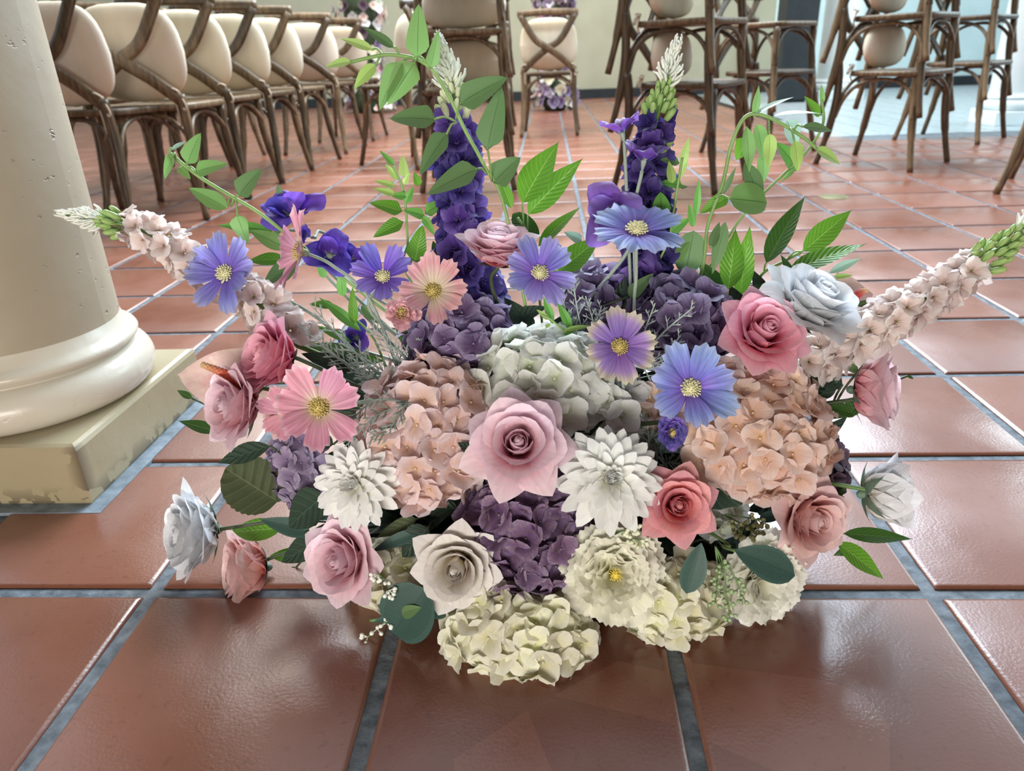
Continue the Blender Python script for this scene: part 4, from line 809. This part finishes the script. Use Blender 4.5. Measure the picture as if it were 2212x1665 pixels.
vine('drooping leafy vine arching right with pale hanging leaves', [(1490, 640, .91), (1530, 482, .90), (1560, 400, .90), (1580, 312, .90), (1607, 256, .90), (1640, 247, .90), (1690, 268, .90), (1740, 300, .90), (1766, 323, .90)], VG, [
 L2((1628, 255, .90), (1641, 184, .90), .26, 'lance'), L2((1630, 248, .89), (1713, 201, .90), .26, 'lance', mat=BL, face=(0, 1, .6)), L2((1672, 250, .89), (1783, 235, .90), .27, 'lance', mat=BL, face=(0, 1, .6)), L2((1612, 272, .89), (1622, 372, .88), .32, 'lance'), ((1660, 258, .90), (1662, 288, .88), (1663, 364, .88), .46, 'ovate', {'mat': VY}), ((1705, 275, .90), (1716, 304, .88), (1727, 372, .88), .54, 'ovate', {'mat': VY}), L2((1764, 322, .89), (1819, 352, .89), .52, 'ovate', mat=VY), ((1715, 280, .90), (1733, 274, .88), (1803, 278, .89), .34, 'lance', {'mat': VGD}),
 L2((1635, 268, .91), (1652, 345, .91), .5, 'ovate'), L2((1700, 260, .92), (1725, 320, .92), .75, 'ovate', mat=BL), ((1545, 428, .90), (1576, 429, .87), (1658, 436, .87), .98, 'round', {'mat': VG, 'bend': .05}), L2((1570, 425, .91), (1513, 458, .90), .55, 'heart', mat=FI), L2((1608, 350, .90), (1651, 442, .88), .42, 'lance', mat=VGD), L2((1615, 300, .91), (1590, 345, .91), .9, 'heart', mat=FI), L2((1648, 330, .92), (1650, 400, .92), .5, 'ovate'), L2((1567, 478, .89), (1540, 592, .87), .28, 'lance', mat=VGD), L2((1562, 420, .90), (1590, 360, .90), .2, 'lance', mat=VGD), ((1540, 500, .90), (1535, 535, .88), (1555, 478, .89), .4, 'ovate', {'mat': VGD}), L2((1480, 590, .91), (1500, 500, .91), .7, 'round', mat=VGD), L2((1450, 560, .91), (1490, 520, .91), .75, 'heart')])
vine('straight leafy sprig crossing behind the drooping vine', [(1485, 640, .94), (1600, 472, .93), (1660, 407, .93), (1740, 330, .93), (1777, 270, .93), (1775, 215, .93)], VG, [
 L2((1776, 224, .93), (1776, 182, .93), .36, 'ovate'), L2((1770, 252, .93), (1741, 206, .93), .5, 'ovate', mat=FI), L2((1777, 262, .93), (1782, 240, .93), .5, 'ovate', mat=BL), L2((1716, 366, .92), (1686, 392, .92), .36, 'ovate'), L2((1722, 365, .94), (1682, 306, .94), .7, 'heart', mat=VL)], .0016, group='small leafy sprigs')
vine('small pale green sprig right of the second purple spike', [(1425, 560, .90), (1452, 470, .90), (1464, 400, .90), (1474, 340, .90)], VL, [
 L2((1472, 362, .90), (1488, 298, .90), .32, 'ovate', mat=VY), L2((1466, 386, .90), (1487, 342, .90), .28, 'ovate', mat=VY), L2((1452, 396, .89), (1446, 346, .90), .46, 'ovate', mat=VY), L2((1466, 352, .91), (1426, 342, .91), .6, 'heart', mat=VGD), L2((1472, 400, .91), (1425, 392, .91), .6, 'heart'), L2((1428, 462, .88), (1428, 414, .89), .95, 'heart'), L2((1470, 405, .91), (1486, 402, .91), .7, 'heart', mat=VGD),
 L2((1425, 330, .91), (1455, 305, .91), .5, 'ovate', mat=VY), L2((1502, 470, .90), (1512, 386, .90), .2, 'lance'), L2((1497, 490, .89), (1490, 440, .89), .4, 'ovate'), L2((1452, 500, .90), (1490, 470, .90), .6, 'heart')], .0016, group='small leafy sprigs')
vine('little forked pale green twig beside the small lavender cosmos', [(1285, 720, .84), (1225, 715, .82), (1190, 690, .82), (1170, 680, .82)], VL, [
 L2((1185, 690, .82), (1160, 668, .82), .4, 'ovate', mat=VY), L2((1190, 700, .82), (1165, 712, .82), .35, 'ovate', mat=VY), L2((1215, 716, .81), (1270, 700, .82), .2, 'lance', mat=VY), L2((1215, 720, .81), (1265, 730, .82), .22, 'lance'), L2((1195, 700, .83), (1175, 640, .83), .28, 'lance'), L2((1235, 715, .83), (1205, 650, .83), .28, 'lance', mat=VL), L2((1150, 770, .81), (1060, 735, .82), .4, 'ovate', mat=VGD)], .0014, group='small leafy sprigs')
vine('stray light green leaves among the stems left of the violet cosmos', [(880, 850, .87), (800, 720, .88), (720, 660, .88)], FI, [
 L2((720, 660, .88), (668, 655, .87), .45, 'ovate'), L2((765, 700, .87), (760, 620, .88), .3, 'ovate'), L2((780, 715, .87), (690, 640, .87), .22, 'lance', mat=VL), L2((760, 740, .87), (680, 700, .86), .22, 'lance', mat=VL), L2((830, 780, .86), (700, 770, .85), .22, 'lance', mat=FI), L2((700, 600, .9), (690, 560, .9), .5, 'ovate', mat=VL), L2((790, 780, .85), (650, 740, .86), .35, 'ovate', mat=VGD), L2((740, 640, .9), (735, 580, .9), .4, 'ovate', mat=VL), L2((890, 760, .86), (850, 690, .87), .3, 'ovate', mat=VL), L2((780, 660, .89), (820, 700, .89), .4, 'ovate', mat=VGD)], .0016, group='small leafy sprigs')
def spray(label, base, leaves, mat=None, group='dark rose leaves'):
    t = thing('rose_leaf_spray', label, 'leaves', Matrix.Translation(P(*base)), group); b = P(*base)
    for l in leaves:
        B = P(*l[0]); mb = MB(); mb.tube(spline([b, b.lerp(B, .5)+UP*.005, B], 4), .0015, 5); mb.wobj('twig', GREEN_STEM if l[4:] and l[4].get('g') else DARK_STEM, t)
        o = dict(l[4]) if l[4:] else {}; o.pop('g', None); leaf(t, l[0], l[1], l[2], l[3], o.pop('mat', mat or RL), **o)
    return t
spray('olive saw-edged round leaf and slim dark leaves above the left white rose', (690, 1060, .80), [((600, 1083, .77), (488, 1012, .76), .95, 'round', {'mat': RO, 'serr': .05, 'nv': 22, 'bend': .1}), ((584, 963, .78), (464, 998, .77), .36, 'lance', {'mat': RL}), ((625, 985, .79), (572, 1035, .78), .5, 'ovate', {'mat': FD}), ((640, 1040, .79), (590, 1050, .78), .4, 'ovate', {'mat': FD})])
spray('dark leaves between the left white rose and the left dahlia', (740, 1130, .78), [((700, 1070, .74), (615, 1140, .74), .75, 'ovate', {'serr': .05}), ((610, 1140, .77), (482, 1150, .77), .42, 'ficus', {'mat': FI}), ((670, 1150, .75), (560, 1120, .75), .4, 'ovate', {'mat': EU}), ((700, 1160, .74), (600, 1215, .74), .5, 'ovate'), ((650, 1200, .76), (580, 1200, .76), .5, 'ovate', {'mat': FI}), ((640, 1225, .76), (610, 1258, .76), .4, 'ovate')])
spray('slim green leaves at the left beneath the front pale rose', (520, 930, .80), [((470, 932, .78), (384, 907, .78), .36, 'ficus', {'mat': FD}), ((415, 860, .81), (382, 842, .81), .5, 'ficus', {'mat': FD})])
spray('dark green leaves beside the rose facing right', (1790, 900, .82), [((1850, 895, .80), (1782, 872, .81), .5, 'ovate', {'mat': FD}), ((1880, 862, .80), (1790, 905, .81), .4, 'ovate', {'mat': FD}), ((1820, 830, .82), (1745, 800, .82), .6, 'ovate'), ((1770, 860, .82), (1810, 800, .82), .6, 'ovate'), ((1855, 800, .82), (1820, 790, .82), .6, 'ovate', {'mat': VGD}), ((1960, 812, .84), (1975, 818, .84), .5, 'ovate', {'mat': FD})])
spray('two glossy green pointed leaves at the lower right under the peach rose', (1780, 1170, .76), [((1822, 1152, .74), (1977, 1162, .74), .25, 'ficus', {'mat': FD}), ((1808, 1172, .73), (1918, 1251, .72), .36, 'ficus', {'mat': FI}), ((1838, 1185, .74), (1800, 1200, .74), .5, 'ficus', {'mat': FD}), ((1800, 1080, .76), (1830, 1050, .76), .35, 'ovate', {'mat': FD})])
spray('dark leaf tips at the bottom right of the pale carnation', (1690, 1280, .74), [((1715, 1285, .72), (1769, 1311, .71), .42, 'ficus')])
spray('dark leaves under the coral rose', (1540, 1180, .74), [((1570, 1110, .74), (1650, 1180, .73), .5, 'ovate'), ((1500, 1170, .72), (1395, 1180, .72), .5, 'ovate', {'mat': FD}), ((1560, 1180, .72), (1620, 1240, .72), .6, 'ovate'), ((1640, 1120, .75), (1700, 1110, .74), .45, 'ovate', {'mat': EU}), ((1600, 1100, .76), (1560, 1080, .76), .6, 'ovate')])
spray('dark saw-edged leaves left of the ivory rose', (940, 1140, .72), [((925, 1140, .69), (865, 1205, .68), .8, 'ovate', {'serr': .06, 'nv': 20}), ((900, 1120, .71), (810, 1160, .70), .35, 'ovate', {'mat': RO}), ((990, 1100, .72), (880, 1090, .71), .4, 'ovate'), ((900, 1150, .69), (800, 1190, .68), .3, 'ovate', {'mat': EU})])
spray('small dark leaf left of the central pale rose', (1060, 1000, .74), [((1040, 985, .70), (990, 955, .70), .7, 'ovate', {'serr': .06})])
spray('dark leaves behind the top white hydrangea', (1130, 740, .88), [((1080, 700, .86), (1020, 690, .86), .5, 'ovate', {'serr': .06}), ((1110, 690, .87), (1180, 660, .87), .5, 'ovate'), ((1150, 720, .86), (1090, 640, .88), .5, 'ovate'), ((1110, 730, .85), (1170, 735, .85), .5, 'ovate', {'mat': EU}), ((1230, 740, .88), (1320, 640, .88), .5, 'ovate'), ((1180, 740, .88), (1240, 670, .88), .5, 'ovate'), ((1330, 700, .88), (1350, 600, .88), .5, 'ovate'), ((1360, 640, .86), (1410, 590, .86), .5, 'heart', {'mat': VGD})])
spray('dark leaves low between the left hot pink rose and the hydrangeas', (860, 860, .84), [((760, 800, .82), (650, 760, .82), .4, 'ovate'), ((800, 840, .82), (690, 790, .82), .4, 'ovate', {'mat': EU}), ((860, 850, .83), (740, 850, .81), .4, 'ovate'), ((800, 900, .80), (740, 960, .80), .5, 'ovate'), ((820, 860, .82), (700, 830, .82), .5, 'ovate'), ((720, 960, .76), (660, 940, .76), .6, 'ovate', {'serr': .06})])
spray('dark leaves at the right behind the peach hydrangea', (1720, 900, .82), [((1740, 850, .82), (1800, 800, .83), .6, 'ovate'), ((1770, 950, .82), (1830, 900, .82), .4, 'ovate'), ((1650, 1060, .80), (1720, 1120, .78), .6, 'ovate'), ((1700, 1080, .8), (1620, 1100, .77), .5, 'ovate')])
def euca(label, pts, leaves): return vine(label, pts, EU, leaves, .0019, VGM, 'eucalyptus sprig', 'eucalyptus_sprig', 'eucalyptus sprigs')
VGM = plain('euca_stem', '#5f7f4c', .5, '#7c9a64', 30)
euca('round dark eucalyptus leaves at the lower left under the ivory rose', [(935, 1255, .66), (905, 1295, .64), (870, 1330, .63), (800, 1340, .635)], [L2((922, 1272, .63), (842, 1372, .62), .92, 'round'), L2((868, 1326, .625), (908, 1312, .62), .6, 'ovate', mat=VGD), L2((912, 1288, .635), (967, 1332, .63), .6, 'spoon'), L2((850, 1330, .63), (803, 1345, .63), .25, 'lance')])
euca('two blue-green spoon-shaped leaves over the pale carnation', [(1550, 1160, .68), (1562, 1180, .66), (1590, 1190, .64)], [L2((1586, 1188, .625), (1724, 1243, .615), .52, 'spoon'), L2((1515, 1172, .64), (1484, 1286, .62), .46, 'spoon')])
# ---------------------------------------------------------------- silver filigree, berry twigs
def filigree(label, base, tips, mat=FG, n=15, Lp=42):
    t = thing('silver_foliage_sprig', label, 'foliage sprig', Matrix.Translation(P(*base)), 'silver filigree sprigs'); rr_ = random.Random(int(base[0]*7+base[1]))
    for tp in tips:
        A, B = P(*base), P(*tp); M_ = A.lerp(B, .5)+UP*rr_.uniform(-.012, .012)+RT*rr_.uniform(-.01, .01); W_ = spline([A, M_, B], 8); mb = MB(); mb.tube(W_, [.0015-.0008*i/len(W_) for i in range(len(W_))], 5); k = m_of(1, B)
        for i in range(n):
            f = .25+.75*(i+.5)/n; j = min(len(W_)-2, int(f*(len(W_)-1))); c = W_[j]; T = (W_[j+1]-W_[j]).normalized(); e = T.cross(FW).normalized(); s = 1 if i % 2 else -1
            d = (T*rr_.uniform(.7, 1.1)+e*s*rr_.uniform(.5, .9)+FW*rr_.uniform(-.5, .5)).normalized(); L_ = Lp*k*(1.15-f*.5)*rr_.uniform(.6, 1); q = c+d*L_
            mb.tube([c, c+d*L_*.55+T*L_*.06, q], [.0008, .0007, .0005], 4)
            for s2 in (-1, 1):
                d2 = (d*.8+T*.3+e*s2*.5).normalized(); mb.tube([c+d*L_*.5, c+d*L_*.5+d2*L_*.42], [.0006, .0004], 4)
        mb.wobj('frond', mat, t)
    return t
filigree('silver filigree foliage fanning left of the small pink blossom', (885, 850, .83), [(668, 655, .83), (640, 700, .82), (735, 740, .82), (800, 700, .83), (780, 800, .80), (850, 740, .82), (690, 745, .82), (915, 740, .83), (840, 800, .80)], FG, 17, 48)
filigree('silver filigree frond over the blush hydrangea', (880, 868, .74), [(745, 965, .70), (800, 945, .70), (840, 930, .70), (760, 905, .70)], FGD, 12, 40)
filigree('silver filigree foliage right of the small lavender cosmos', (1285, 800, .85), [(1205, 610, .84), (1235, 590, .84), (1265, 640, .84), (1220, 680, .84), (1300, 660, .85)], FG, 14, 40)
filigree('silver filigree frond over the violet hydrangea at the right', (1370, 790, .80), [(1500, 662, .78), (1415, 655, .78), (1470, 725, .77), (1475, 755, .77), (1440, 790, .77)], FG, 8, 40)
filigree('silver filigree strands behind the larger dahlia', (1440, 1010, .78), [(1370, 880, .77), (1400, 930, .76), (1350, 930, .77), (1470, 1000, .75), (1330, 870, .78)], FGD, 14, 40)
def berries(label, base, tips, mat):
    t = thing('berry_twig', label, 'berry twig', Matrix.Translation(P(*base)), 'twigs with tiny berries'); rr_ = random.Random(int(base[0]))
    for tp in tips:
        A, B = P(*base), P(*tp); mb = MB(); W_ = spline([A, A.lerp(B, .5)+RT*.003, B], 5); mb.tube(W_, .0009, 5); mb.wobj('twig', VGM, t); mb = MB(); k = m_of(1, B)
        for j in (6, 8, 10):
            for s in range(4):
                c = W_[j]; d = (RT*rr_.uniform(-1, 1)+UP*rr_.uniform(-1, .4)-FW*rr_.uniform(0, .6)).normalized(); q = c+d*14*k; mb.tube([c, q], [.0006, .0006], 4); mb.ball(q, 5.0*k, d, 6, 4, 1.1)
        mb.wobj('berry_cluster', mat, t)['kind'] = 'stuff'
berries('twig with tiny white buds hanging at the lower left', (880, 1290, .65), [(795, 1375, .635), (835, 1345, .63), (815, 1240, .64), (840, 1275, .63)], TW)
berries('twig with tiny green berries over the pale carnation', (1545, 1180, .64), [(1575, 1325, .62), (1605, 1290, .62), (1545, 1300, .62), (1560, 1235, .62)], plain('berry_green', '#8ea577', .45, '#a9bd92', 40))
berries('twig with tiny brown-green seeds right of the coral rose', (1560, 1110, .72), [(1635, 1155, .68), (1600, 1150, .68), (1650, 1125, .69)], plain('berry_brown', '#7d8058', .45, '#98976a', 40))
berries('little twig with white buds under the larger dahlia', (1330, 1150, .66), [(1370, 1140, .64), (1385, 1170, .64)], BW)
# ---------------------------------------------------------------- distant flower pillars
def pillar(px, py, label, wpx, H, seed):
    b = PZ(px, py, 0); t = thing('flower_pillar', label, 'flower pillar', Matrix.Translation(b), 'flower pillars by the far wall'); k = m_of(1, b); w = wpx*k; rr_ = random.Random(seed)
    mb = MB(); 
    for i in range(9): z = H*i/8; mb.ball((0, 0, z*.9+w*.5), w*.62*(1.0-.25*math.sin(PI*i/8)), (0, 0, 1), 9, 5)
    mb.obj('foliage_core', plain('pillar_green', '#2c3a2c', .8, '#46583c', 20), t); ms = [HP, HW, HC, HL, HDK, PALE, WHITE, HP, HV]
    for i in range(190):
        z = rr_.random()**1.15*H; a = rr_.uniform(0, 2*PI); ww = w*(1.0-.35*math.sin(PI*min(1, z/H)))*(.9+.2*rr_.random()); s = rr_.uniform(.045, .075); pos = Vector((ww*math.cos(a)*.85, ww*math.sin(a)*.8, z+.05))
        d = Vector((math.cos(a), math.sin(a), rr_.uniform(-.2, .5))).normalized(); m_ = ms[rr_.randint(0, 8)]
        part('blossom', floret_mesh(m_, rr_.randint(0, 2)), t, Matrix.Translation(pos) @ d.to_track_quat('Z', 'Y').to_matrix().to_4x4() @ Matrix.Scale(s, 4))
pillar(800, 243, 'pink and white flower pillar behind the left row of chairs', 62, 1.15, 3)
pillar(1200, 238, 'pink and white flower pillar behind the single centre chair', 52, 1.15, 4)
for o in list(bpy.data.objects):
    if o.type == 'MESH' and o.parent is None and 'kind' not in o and 'label' not in o: print('UNTAGGED', o.name)
